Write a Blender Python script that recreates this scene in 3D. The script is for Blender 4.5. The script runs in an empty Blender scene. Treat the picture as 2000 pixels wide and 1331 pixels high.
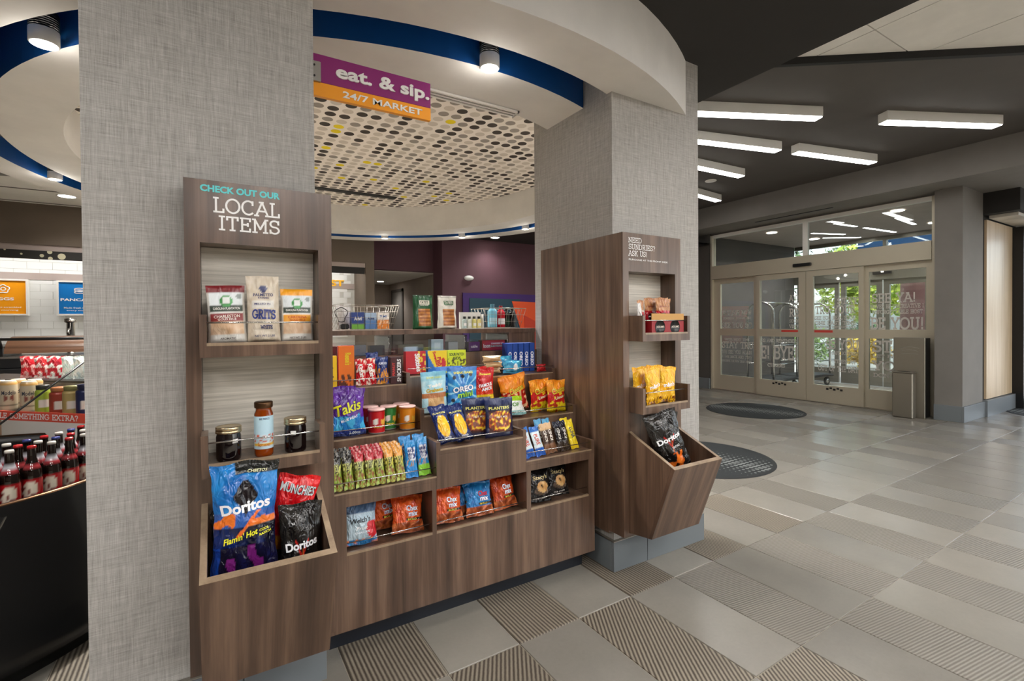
import bpy, bmesh, math, random
from mathutils import Matrix, Vector
random.seed(7)
S = bpy.context.scene
COL = S.collection
pi = math.pi
def srgb(r, g, b):
    f = lambda c: (c/255/12.92) if c/255 <= .04045 else ((c/255+.055)/1.055)**2.4
    return (f(r), f(g), f(b), 1.0)
# ---------------------------------------------------------------- camera
cd = bpy.data.cameras.new('camera'); cam = bpy.data.objects.new('camera', cd); COL.objects.link(cam)
yaw, pitch, roll = 1.02432602, 1.0306e-2, 7.5696e-3
fw = Vector((math.cos(yaw)*math.cos(pitch), math.sin(yaw)*math.cos(pitch), -math.sin(pitch)))
rt = Vector((math.sin(yaw), -math.cos(yaw), 0)); dn = fw.cross(rt)
r2 = rt*math.cos(roll)+dn*math.sin(roll); d2 = dn*math.cos(roll)-rt*math.sin(roll)
mw = Matrix.Identity(4)
for i in range(3):
    mw[i][0], mw[i][1], mw[i][2] = r2[i], -d2[i], -fw[i]
mw[2][3] = 1.30
cam.matrix_world = mw
cd.sensor_width = 36; cd.lens = 943.8*36/2000; cd.shift_y = -24.3/2000; cd.clip_start = .02; cd.clip_end = 200
S.camera = cam
# ---------------------------------------------------------------- world, sun, exposure
S.view_settings.view_transform = 'Standard'; S.view_settings.look = 'None'
S.view_settings.gamma = 1; S.view_settings.use_curve_mapping = False
S.view_settings.exposure = 0.28
W = bpy.data.worlds.new('sky'); S.world = W; W.use_nodes = True
wn = W.node_tree.nodes; wl = W.node_tree.links
sky = wn.new('ShaderNodeTexSky'); sky.sky_type = 'NISHITA'; sky.sun_disc = False
sky.sun_elevation = math.radians(48); sky.sun_rotation = math.radians(200); sky.air_density = 1.0; sky.dust_density = 2.5
hs = wn.new('ShaderNodeHueSaturation'); hs.inputs['Saturation'].default_value = .4; wl.new(sky.outputs[0], hs.inputs['Color']); wl.new(hs.outputs[0], wn['Background'].inputs[0]); wn['Background'].inputs[1].default_value = 0.85
sd = bpy.data.lights.new('sun', 'SUN'); sd.energy = 5.0; sd.angle = .01; sd.color = (1, .95, .86)
sun = bpy.data.objects.new('sun', sd); COL.objects.link(sun)
sun.rotation_euler = (math.radians(42), 0, math.radians(-165))

# ---------------------------------------------------------------- materials
MAT = {}
def nodes(name):
    m = bpy.data.materials.new(name); m.use_nodes = True; MAT[name] = m
    nt = m.node_tree
    return m, nt, nt.nodes['Principled BSDF']
def mat(name, col, rough=.5, metal=0., emit=None, es=1., trans=0., coat=0., spec=.5):
    m, nt, p = nodes(name)
    p.inputs['Base Color'].default_value = col if len(col) == 4 else (*col, 1)
    p.inputs['Roughness'].default_value = rough; p.inputs['Metallic'].default_value = metal
    p.inputs['Transmission Weight'].default_value = trans; p.inputs['Coat Weight'].default_value = coat
    p.inputs['Specular IOR Level'].default_value = spec
    if emit:
        p.inputs['Emission Color'].default_value = emit; p.inputs['Emission Strength'].default_value = es
    return m
def N(nt, t, **kw):
    n = nt.nodes.new(t)
    for k, v in kw.items():
        if k == 'ins':
            for i, x in v.items(): n.inputs[i].default_value = x
        else: setattr(n, k, v)
    return n
def math_(nt, op, a, b=None, c=None):
    n = nt.nodes.new('ShaderNodeMath'); n.operation = op
    for i, x in enumerate((a, b, c)):
        if x is None: continue
        if isinstance(x, (int, float)): n.inputs[i].default_value = x
        else: nt.links.new(x, n.inputs[i])
    return n.outputs[0]
def ramp(nt, fac, stops):
    n = nt.nodes.new('ShaderNodeValToRGB'); e = n.color_ramp.elements
    while len(e) < len(stops): e.new(.5)
    for i, (p, c) in enumerate(stops): e[i].position = p; e[i].color = c
    nt.links.new(fac, n.inputs[0]); return n.outputs[0]
def bump(nt, p, h, st=.3, d=.002):
    b = nt.nodes.new('ShaderNodeBump'); b.inputs['Strength'].default_value = st; b.inputs['Distance'].default_value = d
    nt.links.new(h, b.inputs['Height']); nt.links.new(b.outputs[0], p.inputs['Normal'])
def pos_scaled(nt, sx, sy, sz):
    g = nt.nodes.new('ShaderNodeNewGeometry'); v = nt.nodes.new('ShaderNodeVectorMath'); v.operation = 'MULTIPLY'
    nt.links.new(g.outputs['Position'], v.inputs[0]); v.inputs[1].default_value = (sx, sy, sz); return v.outputs[0]
def noise(nt, vec, scale, detail=3, rough=.5, dist=0):
    n = nt.nodes.new('ShaderNodeTexNoise'); n.inputs['Scale'].default_value = scale; n.inputs['Detail'].default_value = detail
    n.inputs['Roughness'].default_value = rough; n.inputs['Distortion'].default_value = dist
    nt.links.new(vec, n.inputs['Vector']); return n.outputs['Fac']
def wood(name, c1, c2, c3, rough=.36, sx=9, sz=.55, coat=.35, sy=None):
    m, nt, p = nodes(name)
    sy = sx if sy is None else sy; v = pos_scaled(nt, sx, sy, sz)
    a = noise(nt, v, 2.2, 4, .55, .25); b = noise(nt, pos_scaled(nt, sx*7, sy*7, sz*2), 2.5, 4, .7)
    f = math_(nt, 'ADD', math_(nt, 'MULTIPLY', a, .8), math_(nt, 'MULTIPLY', b, .25))
    nt.links.new(ramp(nt, f, [(.28, c1), (.5, c2), (.72, c3)]), p.inputs['Base Color'])
    p.inputs['Roughness'].default_value = rough; p.inputs['Coat Weight'].default_value = coat; p.inputs['Coat Roughness'].default_value = .2; p.inputs['Coat IOR'].default_value = 1.6
    bump(nt, p, b, .08, .001); return m
wood('walnut', srgb(52, 37, 29), srgb(92, 70, 56), srgb(130, 103, 84))
wood('walnut_front', srgb(52, 37, 29), srgb(92, 70, 56), srgb(130, 103, 84), sy=.3)
wood('walnut_edge', srgb(120, 100, 80), srgb(150, 128, 104), srgb(168, 146, 120), .45)
wood('oak', srgb(176, 152, 120), srgb(202, 178, 144), srgb(216, 196, 166), .45, 6, .4)
def linen():
    m, nt, p = nodes('linen_wallpaper')
    g = nt.nodes.new('ShaderNodeNewGeometry'); s = nt.nodes.new('ShaderNodeSeparateXYZ'); nt.links.new(g.outputs['Position'], s.inputs[0])
    h = math_(nt, 'ADD', s.outputs[0], s.outputs[1]); z = s.outputs[2]
    def thread(u, v, su, sv):
        c = nt.nodes.new('ShaderNodeCombineXYZ')
        nt.links.new(math_(nt, 'MULTIPLY', u, su), c.inputs[0]); nt.links.new(math_(nt, 'MULTIPLY', v, sv), c.inputs[1])
        return noise(nt, c.outputs[0], 1, 3, .6)
    a = thread(h, z, 420, 14); b = thread(h, z, 14, 420); c = thread(h, z, 90, 5); d = thread(h, z, 6, 110)
    f = math_(nt, 'ADD', math_(nt, 'ADD', math_(nt, 'MULTIPLY', a, .34), math_(nt, 'MULTIPLY', b, .3)), math_(nt, 'ADD', math_(nt, 'MULTIPLY', c, .2), math_(nt, 'MULTIPLY', d, .16)))
    nt.links.new(ramp(nt, f, [(.34, srgb(132, 129, 124)), (.5, srgb(171, 168, 163)), (.66, srgb(202, 200, 196))]), p.inputs['Base Color'])
    p.inputs['Roughness'].default_value = .8; bump(nt, p, f, .35, .002)
linen()
def brushed(name, c1, c2):
    m, nt, p = nodes(name)
    a = noise(nt, pos_scaled(nt, 3, 3, 130), 1, 4, .6)
    nt.links.new(ramp(nt, a, [(.3, c1), (.7, c2)]), p.inputs['Base Color']); p.inputs['Roughness'].default_value = .45
brushed('pale_laminate', srgb(178, 172, 160), srgb(222, 216, 204))
def plaster(name, c, var=.06, rough=.75):
    m, nt, p = nodes(name)
    a = noise(nt, pos_scaled(nt, 1, 1, 1), 3, 4, .6)
    lo = tuple(x*(1-var) for x in c[:3])+(1,); hi = tuple(min(1, x*(1+var)) for x in c[:3])+(1,)
    nt.links.new(ramp(nt, a, [(.3, lo), (.7, hi)]), p.inputs['Base Color']); p.inputs['Roughness'].default_value = rough
plaster('white_plaster', srgb(224, 221, 216)); plaster('charcoal_paint', srgb(84, 80, 76)); plaster('black_paint', srgb(40, 38, 36))
plaster('grey_paint', srgb(122, 118, 113)); plaster('purple_paint', srgb(98, 66, 76)); plaster('taupe_paint', srgb(160, 148, 138))
plaster('brown_paint', srgb(104, 92, 80)); plaster('white_ceiling', srgb(232, 230, 224)); plaster('lilac_grey', srgb(172, 158, 152))
mat('cove_blue', srgb(0, 74, 142), .55); mat('cove_navy', srgb(2, 14, 40), .7)
mat('white_paint', srgb(236, 234, 228), .45); mat('steel', srgb(176, 172, 164), .32, 1.); mat('chrome', srgb(215, 213, 210), .22, 1.)
mat('satin_steel', srgb(150, 145, 134), .38, .85); mat('black_plastic', srgb(14, 14, 15), .35); mat('black_matte', srgb(8, 8, 9), .6)
mat('champagne_metal', srgb(196, 188, 168), .42, .35); mat('rubber', srgb(26, 28, 29), .75)
mat('slate_tile', srgb(112, 118, 122), .42); mat('white_gloss', srgb(238, 240, 238), .15, coat=.5)
mat('toe_kick', srgb(22, 27, 36), .4); mat('grout', srgb(158, 150, 136), .9); mat('white_vinyl', srgb(245, 243, 240), .4)
mat('teal_vinyl', srgb(92, 214, 216), .4); mat('sign_purple', srgb(143, 26, 113), .4); mat('sign_orange', srgb(255, 166, 10), .4)
mat('lamp_glow', (1, 1, 1, 1), .5, emit=(1, .97, .93, 1), es=14.0); mat('spot_glow', (1, 1, 1, 1), .5, emit=(1, .93, .82, 1), es=22.0)
mat('fill_glow', (1, 1, 1, 1), .5, emit=(1, .97, .94, 1), es=33.0)
def dots():
    m, nt, p = nodes('dot_print')
    g = nt.nodes.new('ShaderNodeNewGeometry'); s = nt.nodes.new('ShaderNodeSeparateXYZ'); nt.links.new(g.outputs['Position'], s.inputs[0])
    u = math_(nt, 'MULTIPLY', math_(nt, 'SUBTRACT', s.outputs[0], .055), 10.0); v = math_(nt, 'MULTIPLY', math_(nt, 'SUBTRACT', s.outputs[1], .02), 9.8)
    fu = math_(nt, 'FLOOR', u); fv = math_(nt, 'FLOOR', v)
    du = math_(nt, 'SUBTRACT', math_(nt, 'SUBTRACT', u, fu), .5); dv = math_(nt, 'SUBTRACT', math_(nt, 'SUBTRACT', v, fv), .5)
    r = math_(nt, 'SQRT', math_(nt, 'ADD', math_(nt, 'POWER', du, 2), math_(nt, 'POWER', dv, 2)))
    inside = math_(nt, 'LESS_THAN', r, .385)
    c = nt.nodes.new('ShaderNodeCombineXYZ'); nt.links.new(fu, c.inputs[0]); nt.links.new(fv, c.inputs[1])
    w = nt.nodes.new('ShaderNodeTexWhiteNoise'); w.noise_dimensions = '2D'; nt.links.new(c.outputs[0], w.inputs['Vector'])
    rc = ramp(nt, w.outputs['Value'], [(0, srgb(62, 54, 48)), (.27, srgb(150, 142, 134)), (.6, srgb(208, 198, 186)), (.965, srgb(232, 208, 10))])
    rc.node.color_ramp.interpolation = 'CONSTANT'
    mx = N(nt, 'ShaderNodeMixRGB'); nt.links.new(inside, mx.inputs[0]); mx.inputs[1].default_value = srgb(238, 230, 221); nt.links.new(rc, mx.inputs[2])
    nt.links.new(mx.outputs[0], p.inputs['Base Color']); p.inputs['Roughness'].default_value = .8
dots()
def floor_tile(name, kind):
    m, nt, p = nodes(name)
    tc = nt.nodes.new('ShaderNodeTexCoord'); oi = nt.nodes.new('ShaderNodeObjectInfo')
    a = noise(nt, pos_scaled(nt, 1, 1, 1), 2.2, 5, .6); a2 = noise(nt, pos_scaled(nt, 1, 1, 1), 60, 3, .7)
    f = math_(nt, 'ADD', math_(nt, 'ADD', math_(nt, 'MULTIPLY', a, .5), math_(nt, 'MULTIPLY', oi.outputs['Random'], .34)), math_(nt, 'MULTIPLY', a2, .16))
    base = ramp(nt, f, [(.25, srgb(121, 117, 109)), (.75, srgb(147, 142, 133))] if kind in (0, 3) else [(.25, srgb(136, 127, 113)), (.75, srgb(160, 151, 136))])
    p.inputs['Roughness'].default_value = .27
    if kind:
        s = nt.nodes.new('ShaderNodeSeparateXYZ'); nt.links.new(tc.outputs['Object'], s.inputs[0])
        if kind == 1: u = s.outputs[0]
        elif kind == 2: u = math_(nt, 'SUBTRACT', math_(nt, 'MULTIPLY', s.outputs[0], .854), math_(nt, 'MULTIPLY', s.outputs[1], .52))
        else: u = math_(nt, 'ADD', s.outputs[1], math_(nt, 'MULTIPLY', s.outputs[0], .15))
        fr = 62 if kind < 3 else 80
        wv = math_(nt, 'SINE', math_(nt, 'ADD', math_(nt, 'MULTIPLY', u, fr*2*pi), math_(nt, 'MULTIPLY', a2, 1.6)))
        k = math_(nt, 'MULTIPLY_ADD', wv, .5, .5)
        k = math_(nt, 'SMOOTHSTEP' if False else 'POWER', k, 1.0)
        mx = N(nt, 'ShaderNodeMixRGB'); nt.links.new(k, mx.inputs[0]); mx.inputs[1].default_value = srgb(66, 57, 48) if kind < 3 else srgb(108, 102, 93)
        nt.links.new(base, mx.inputs[2]); nt.links.new(mx.outputs[0], p.inputs['Base Color'])
        bump(nt, p, k, .5, .002); p.inputs['Roughness'].default_value = .5
    else:
        nt.links.new(base, p.inputs['Base Color']); bump(nt, p, a2, .05, .001)
for i in range(4): floor_tile('floor_tile_%d' % i, i)
def glass(name, tint=(1, 1, 1, 1), refl=.08):
    m = bpy.data.materials.new(name); m.use_nodes = True; MAT[name] = m; nt = m.node_tree; nt.nodes.clear()
    o = nt.nodes.new('ShaderNodeOutputMaterial'); t = nt.nodes.new('ShaderNodeBsdfTransparent'); t.inputs[0].default_value = tint
    g = nt.nodes.new('ShaderNodeBsdfGlossy'); g.inputs['Roughness'].default_value = .02
    lw = nt.nodes.new('ShaderNodeLayerWeight'); lw.inputs[0].default_value = .25
    f = math_(nt, 'MULTIPLY_ADD', lw.outputs['Fresnel'], .7, refl)
    x = nt.nodes.new('ShaderNodeMixShader'); nt.links.new(f, x.inputs[0]); nt.links.new(t.outputs[0], x.inputs[1]); nt.links.new(g.outputs[0], x.inputs[2]); nt.links.new(x.outputs[0], o.inputs[0])
glass('door_glass', (.82, .86, .86, 1), .05); glass('acrylic', (.93, .95, .96, 1), .04)
def printed(name, rough, metal=0., bmp=0.):
    m, nt, p = nodes(name)
    a = nt.nodes.new('ShaderNodeVertexColor'); a.layer_name = 'Col'
    nt.links.new(a.outputs['Color'], p.inputs['Base Color']); p.inputs['Roughness'].default_value = rough; p.inputs['Metallic'].default_value = metal
    p.inputs['Specular IOR Level'].default_value = .6
    if bmp:
        tc = nt.nodes.new('ShaderNodeTexCoord')
        v = nt.nodes.new('ShaderNodeVectorMath'); v.operation = 'MULTIPLY'; nt.links.new(tc.outputs['Object'], v.inputs[0]); v.inputs[1].default_value = (1, 1, .55)
        bump(nt, p, noise(nt, v.outputs[0], 34, 2, .5, 1.2), bmp, .016)
printed('foil_print', .2, .0, .95); printed('film_print', .32, 0, .3); printed('card_print', .42); printed('can_print', .3, .15); printed('bottle_print', .08)

# ---------------------------------------------------------------- mesh helpers
class MB:
    def __init__(s): s.v = []; s.f = []; s.m = []; s.sm = []
    def quadv(s, pts, m=0, sm=False):
        b = len(s.v); s.v += [tuple(p) for p in pts]; s.f.append(tuple(range(b, b+len(pts)))); s.m.append(m); s.sm.append(sm); return s
    def box(s, x0, y0, z0, x1, y1, z1, m=0):
        if x0 > x1: x0, x1 = x1, x0
        if y0 > y1: y0, y1 = y1, y0
        if z0 > z1: z0, z1 = z1, z0
        b = len(s.v); s.v += [(x0,y0,z0),(x1,y0,z0),(x1,y1,z0),(x0,y1,z0),(x0,y0,z1),(x1,y0,z1),(x1,y1,z1),(x0,y1,z1)]
        mm = m if isinstance(m, (list, tuple)) else [m]*6     # -z +z -y +x +y -x
        for q, k in zip(((3,2,1,0),(4,5,6,7),(0,1,5,4),(1,2,6,5),(2,3,7,6),(3,0,4,7)), mm):
            s.f.append(tuple(b+i for i in q)); s.m.append(k); s.sm.append(False)
        return s
    def hexa(s, pts, m=0):                                     # 4 bottom ccw, 4 top ccw
        b = len(s.v); s.v += [tuple(p) for p in pts]
        for q in ((3,2,1,0),(4,5,6,7),(0,1,5,4),(1,2,6,5),(2,3,7,6),(3,0,4,7)): s.f.append(tuple(b+i for i in q)); s.m.append(m); s.sm.append(False)
        return s
    def lathe(s, prof, n=24, c=(0,0,0), m=0, sm=True, ms=None, axis='z', cap=True):
        b = len(s.v); k = len(prof)
        for (r, z) in prof:
            for i in range(n):
                a = 2*pi*i/n; x, y = r*math.cos(a), r*math.sin(a)
                p = (x, y, z) if axis == 'z' else ((x, -z, y) if axis == 'y' else (z, x, y))
                s.v.append((c[0]+p[0], c[1]+p[1], c[2]+p[2]))
        for j in range(k-1):
            for i in range(n):
                s.f.append((b+j*n+i, b+j*n+(i+1) % n, b+(j+1)*n+(i+1) % n, b+(j+1)*n+i)); s.m.append(ms[j] if ms else m); s.sm.append(sm)
        if cap:
            s.f.append(tuple(b+i for i in range(n-1, -1, -1))); s.m.append(ms[0] if ms else m); s.sm.append(False)
            s.f.append(tuple(b+(k-1)*n+i for i in range(n))); s.m.append(ms[-1] if ms else m); s.sm.append(False)
        return s
    def tube(s, path, r, n=8, m=0, closed=False):
        P = [Vector(p) for p in path]; b = len(s.v); k = len(P); up = Vector((0, 0, 1)); prev = None
        for i, p in enumerate(P):
            t = ((P[(i+1) % k]-P[i-1]) if closed else (P[min(i+1, k-1)]-P[max(i-1, 0)])).normalized()
            if prev is None:
                a = t.cross(up if abs(t.z) < .9 else Vector((1, 0, 0))).normalized()
            else:
                a = (prev-t*prev.dot(t)).normalized()
            prev = a; c = t.cross(a)
            for j in range(n):
                w = 2*pi*j/n; s.v.append(tuple(p+a*(r*math.cos(w))+c*(r*math.sin(w))))
        for i in range(k if closed else k-1):
            for j in range(n):
                i2 = (i+1) % k
                s.f.append((b+i*n+j, b+i*n+(j+1) % n, b+i2*n+(j+1) % n, b+i2*n+j)); s.m.append(m); s.sm.append(True)
        if not closed:
            s.f.append(tuple(b+j for j in range(n-1, -1, -1))); s.m.append(m); s.sm.append(False)
            s.f.append(tuple(b+(k-1)*n+j for j in range(n))); s.m.append(m); s.sm.append(False)
        return s
    def poly(s, pts, z0, z1, m=0, ax='z'):                     # extruded polygon
        n = len(pts); b = len(s.v)
        tr = (lambda p, z: (p[0], p[1], z)) if ax == 'z' else ((lambda p, y: (p[0], y, p[1])) if ax == 'y' else (lambda p, x: (x, p[0], p[1])))
        s.v += [tr(p, z0) for p in pts]+[tr(p, z1) for p in pts]
        s.f.append(tuple(b+i for i in range(n-1, -1, -1))); s.f.append(tuple(b+n+i for i in range(n)))
        for i in range(n): s.f.append((b+i, b+(i+1) % n, b+n+(i+1) % n, b+n+i))
        s.m += [m]*(n+2); s.sm += [False]*(n+2); return s
    def mesh(s, name, mats, off=(0, 0, 0)):
        me = bpy.data.meshes.new(name)
        me.from_pydata([(a-off[0], b-off[1], c-off[2]) for a, b, c in s.v], [], s.f)
        for k in (mats if isinstance(mats, (list, tuple)) else [mats]): me.materials.append(MAT[k])
        me.polygons.foreach_set('material_index', s.m); me.polygons.foreach_set('use_smooth', s.sm)
        me.update(); return me
    def build(s, name, mats, parent=None, world=True, bevel=0, norm=True):
        off = (0, 0, 0)
        if parent is not None and world: off = tuple(absloc(parent))
        me = s.mesh(name, mats, off)
        if norm:
            bm = bmesh.new(); bm.from_mesh(me); bmesh.ops.recalc_face_normals(bm, faces=bm.faces)
            if bevel: bmesh.ops.bevel(bm, geom=bm.edges[:], offset=bevel, segments=1, affect='EDGES', profile=.5, clamp_overlap=True)
            bm.to_mesh(me); bm.free()
        return link(name, me, parent)
def absloc(o):
    v = Vector((0, 0, 0))
    while o is not None: v += o.location; o = o.parent
    return v
def link(name, data, parent=None, loc=None):
    o = bpy.data.objects.new(name, data); COL.objects.link(o)
    if parent is not None: o.parent = parent
    if loc is not None: o.location = loc
    return o
def tag(o, label=None, cat=None, group=None, kind=None):
    if label: o['label'] = label
    if cat: o['category'] = cat
    if group: o['group'] = group
    if kind: o['kind'] = kind
    return o
def thing(name, label, cat, loc=(0, 0, 0), rot=0, group=None):
    o = link(name, None); o.location = loc; o.rotation_euler = (0, 0, rot) if not isinstance(rot, (tuple, list)) else rot
    o.empty_display_size = .05
    return tag(o, label, cat, group)
def struct(o, label, cat): return tag(o, label, cat, kind='structure')
def copy_tree(o, parent=None):
    c = o.copy(); COL.objects.link(c)
    if parent is not None: c.parent = parent
    for ch in [x for x in o.children]: copy_tree(ch, c)
    return c
# text
_tc = {}
def sans(body, size=1., bold=0.0, shear=0.0, space=1.0):
    """filled outline of a word: (verts2d centred, faces, width, height)"""
    k = (body, bold, shear, space)
    if k not in _tc:
        cu = bpy.data.curves.new('t', 'FONT'); cu.body = body; cu.size = 1; cu.offset = bold; cu.shear = shear; cu.space_character = space; cu.resolution_u = 3; cu.fill_mode = 'BOTH'
        ob = bpy.data.objects.new('t', cu); COL.objects.link(ob)
        dg = bpy.context.evaluated_depsgraph_get(); me = bpy.data.meshes.new_from_object(ob.evaluated_get(dg))
        vs = [(v.co.x, v.co.y) for v in me.vertices]; fs = [tuple(p.vertices) for p in me.polygons]
        bpy.data.objects.remove(ob); bpy.data.curves.remove(cu); bpy.data.meshes.remove(me)
        x0 = min(v[0] for v in vs); x1 = max(v[0] for v in vs); y0 = min(v[1] for v in vs); y1 = max(v[1] for v in vs)
        _tc[k] = ([(a-(x0+x1)/2, b-(y0+y1)/2) for a, b in vs], fs, x1-x0, y1-y0)
    vs, fs, w, h = _tc[k]
    return vs, fs, w, h
def arc(cx, cy, rx, ry, a0, a1, n=12): return [(cx+rx*math.cos(math.radians(a0+(a1-a0)*i/n)), cy+ry*math.sin(math.radians(a0+(a1-a0)*i/n))) for i in range(n+1)]
SL = {  # slab serif stroke letters: width, polylines, serif points (x, y, half)
 'A': (.86, [[(.04,0),(.43,1),(.82,0)],[(.2,.34),(.66,.34)]], [(.06,0,.12),(.8,0,.12),(.38,1,.12)]),
 'B': (.7, [[(.12,0),(.12,1)],[(.12,1),(.36,1)]+arc(.38,.76,.24,.24,90,-90)+[(.12,.52)],[(.12,.52),(.4,.52)]+arc(.4,.26,.28,.26,90,-90)+[(.12,0)]], [(.08,0,.1),(.08,1,.1)]),
 'C': (.82, [arc(.44,.5,.4,.5,48,312,20),[(.72,.72),(.72,.98)]], []),
 'D': (.8, [[(.14,0),(.14,1)],[(.14,1),(.34,1)]+arc(.34,.5,.42,.5,90,-90,16)+[(.14,0)]], [(.08,0,.1),(.08,1,.1)]),
 'E': (.7, [[(.14,0),(.14,1)],[(.04,1),(.64,1),(.64,.8)],[(.14,.52),(.5,.52)],[(.04,0),(.64,0),(.64,.2)],[(.5,.42),(.5,.62)]], []),
 'F': (.66, [[(.14,0),(.14,1)],[(.04,1),(.62,1),(.62,.8)],[(.14,.52),(.5,.52)]], [(.14,0,.13)]),
 'G': (.86, [arc(.44,.5,.4,.5,48,345,20),[(.52,.42),(.86,.42)],[(.72,.72),(.72,.98)]], []),
 'H': (.86, [[(.16,0),(.16,1)],[(.7,0),(.7,1)],[(.16,.5),(.7,.5)]], [(.16,0,.13),(.16,1,.13),(.7,0,.13),(.7,1,.13)]),
 'I': (.36, [[(.18,0),(.18,1)]], [(.18,0,.15),(.18,1,.15)]),
 'K': (.8, [[(.16,0),(.16,1)],[(.68,1),(.16,.45)],[(.34,.6),(.7,0)]], [(.16,0,.13),(.16,1,.13),(.68,0,.12),(.66,1,.12)]),
 'L': (.66, [[(.16,0),(.16,1)],[(.04,0),(.62,0),(.62,.22)]], [(.16,1,.13)]),
 'M': (1.02, [[(.16,0),(.16,1),(.51,.25),(.86,1),(.86,0)]], [(.16,0,.13),(.86,0,.13),(.1,1,.08),(.92,1,.08)]),
 'N': (.88, [[(.16,0),(.16,1),(.72,0),(.72,1)]], [(.16,0,.13),(.1,1,.08),(.72,1,.13)]),
 'O': (.92, [arc(.46,.5,.42,.5,0,360,26)], []),
 'P': (.7, [[(.16,0),(.16,1)],[(.16,1),(.36,1)]+arc(.38,.73,.26,.27,90,-90)+[(.16,.46)]], [(.16,0,.14),(.1,1,.08)]),
 'R': (.78, [[(.16,0),(.16,1)],[(.16,1),(.36,1)]+arc(.38,.74,.26,.26,90,-90)+[(.16,.48)],[(.36,.48),(.68,0)]], [(.16,0,.13),(.1,1,.08),(.7,0,.08)]),
 'S': (.68, [arc(.34,.75,.27,.25,25,270,14)+arc(.34,.25,.29,.25,90,-155,14),[(.6,.74),(.6,.98)],[(.06,.02),(.06,.26)]], []),
 'T': (.74, [[(.37,0),(.37,1)],[(.04,.78),(.04,1),(.7,1),(.7,.78)]], [(.37,0,.14)]),
 'U': (.86, [[(.16,1),(.16,.36)]+arc(.43,.3,.27,.3,180,360,14)+[(.7,1)]], [(.16,1,.13),(.7,1,.13)]),
 'V': (.82, [[(.06,1),(.41,0),(.76,1)]], [(.08,1,.12),(.74,1,.12)]),
 'W': (1.1, [[(.06,1),(.32,0),(.55,.8),(.78,0),(1.04,1)]], [(.08,1,.12),(1.02,1,.12)]),
 'X': (.8, [[(.06,0),(.74,1)],[(.06,1),(.74,0)]], [(.08,0,.11),(.08,1,.11),(.72,0,.11),(.72,1,.11)]),
 'Y': (.8, [[(.06,1),(.4,.46),(.74,1)],[(.4,.46),(.4,0)]], [(.08,1,.12),(.72,1,.12),(.4,0,.14)]),
 '!': (.3, [[(.15,.3),(.15,1)],[(.15,0),(.15,.1)]], []), '?': (.58, [arc(.27,.74,.22,.25,170,-60,12)+[(.27,.3)],[(.27,0),(.27,.1)]], []),
 '.': (.26, [[(.13,0),(.13,.09)]], []), '-': (.5, [[(.1,.45),(.4,.45)]], []), "'": (.2, [[(.1,.75),(.1,1)]], []), ' ': (.42, [], []),
 'Q': (.92, [arc(.46,.5,.42,.5,0,360,26),[(.5,.22),(.86,-.08)]], []), 'Z': (.72, [[(.06,.8),(.06,1),(.66,1),(.06,0),(.66,0),(.66,.2)]], []), 'J': (.5, [[(.34,1),(.34,.2)]+arc(.18,.2,.16,.2,0,-160,8)], [(.34,1,.13)]),
}
def slab(body, size=1., w=.12, gap=.1):
    vs, fs = [], []; x = 0
    def seg(a, b):
        dx, dy = b[0]-a[0], b[1]-a[1]; L = math.hypot(dx, dy)
        if L < 1e-6: return
        dx /= L; dy /= L; e = w*.38; ax, ay = a[0]-dx*e, a[1]-dy*e; bx, by = b[0]+dx*e, b[1]+dy*e; nx, ny = -dy*w/2, dx*w/2
        k = len(vs); vs.extend([(ax+nx, ay+ny), (ax-nx, ay-ny), (bx-nx, by-ny), (bx+nx, by+ny)]); fs.append((k, k+1, k+2, k+3))
    for ch in body:
        wd, ls, sf = SL.get(ch, SL[' '])
        for l in ls:
            for a, b in zip(l, l[1:]): seg((a[0]+x, a[1]), (b[0]+x, b[1]))
        for (sx, sy, h) in sf: seg((x+sx-h, sy), (x+sx+h, sy))
        x += wd+gap
    x -= gap
    return [((a-x/2), (b-.5)) for a, b in vs], fs, x, 1.0, True
def lettering(shape, height, fmap, material, parent, name='lettering', depth=0.0, width=None, world=True):
    """place word outlines through fmap(x, y, d): local metres -> point; width: fit to this width"""
    vs, fs, w, h = shape[:4]; k = height/h; kx = k if width is None else width/w
    if depth and depth < .002: V = [fmap(a*kx, b*k, depth*.6+((i//4)*4e-6 if len(shape) > 4 else 0)) for i, (a, b) in enumerate(vs)]; F = list(fs); depth = 0
    else: V = [fmap(a*kx, b*k, (i//4)*4e-6 if len(shape) > 4 else 0.0) for i, (a, b) in enumerate(vs)]; F = list(fs)
    if depth:
        n = len(V); V += [fmap(a*kx, b*k, depth) for a, b in vs]
        F += [tuple(n+i for i in f) for f in fs]
        from collections import Counter
        ec = Counter(); 
        for f in fs:
            for i in range(len(f)):
                e = (f[i], f[(i+1) % len(f)]); ec[tuple(sorted(e))] += 1
        for f in fs:
            for i in range(len(f)):
                e = (f[i], f[(i+1) % len(f)])
                if ec[tuple(sorted(e))] == 1: F.append((e[0], e[1], n+e[1], n+e[0]))
    off = absloc(parent) if world else Vector((0, 0, 0))
    me = bpy.data.meshes.new(name); me.from_pydata([tuple(Vector(p)-off) for p in V], [], F); me.materials.append(MAT[material]); me.update()
    return link(name, me, parent)
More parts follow.
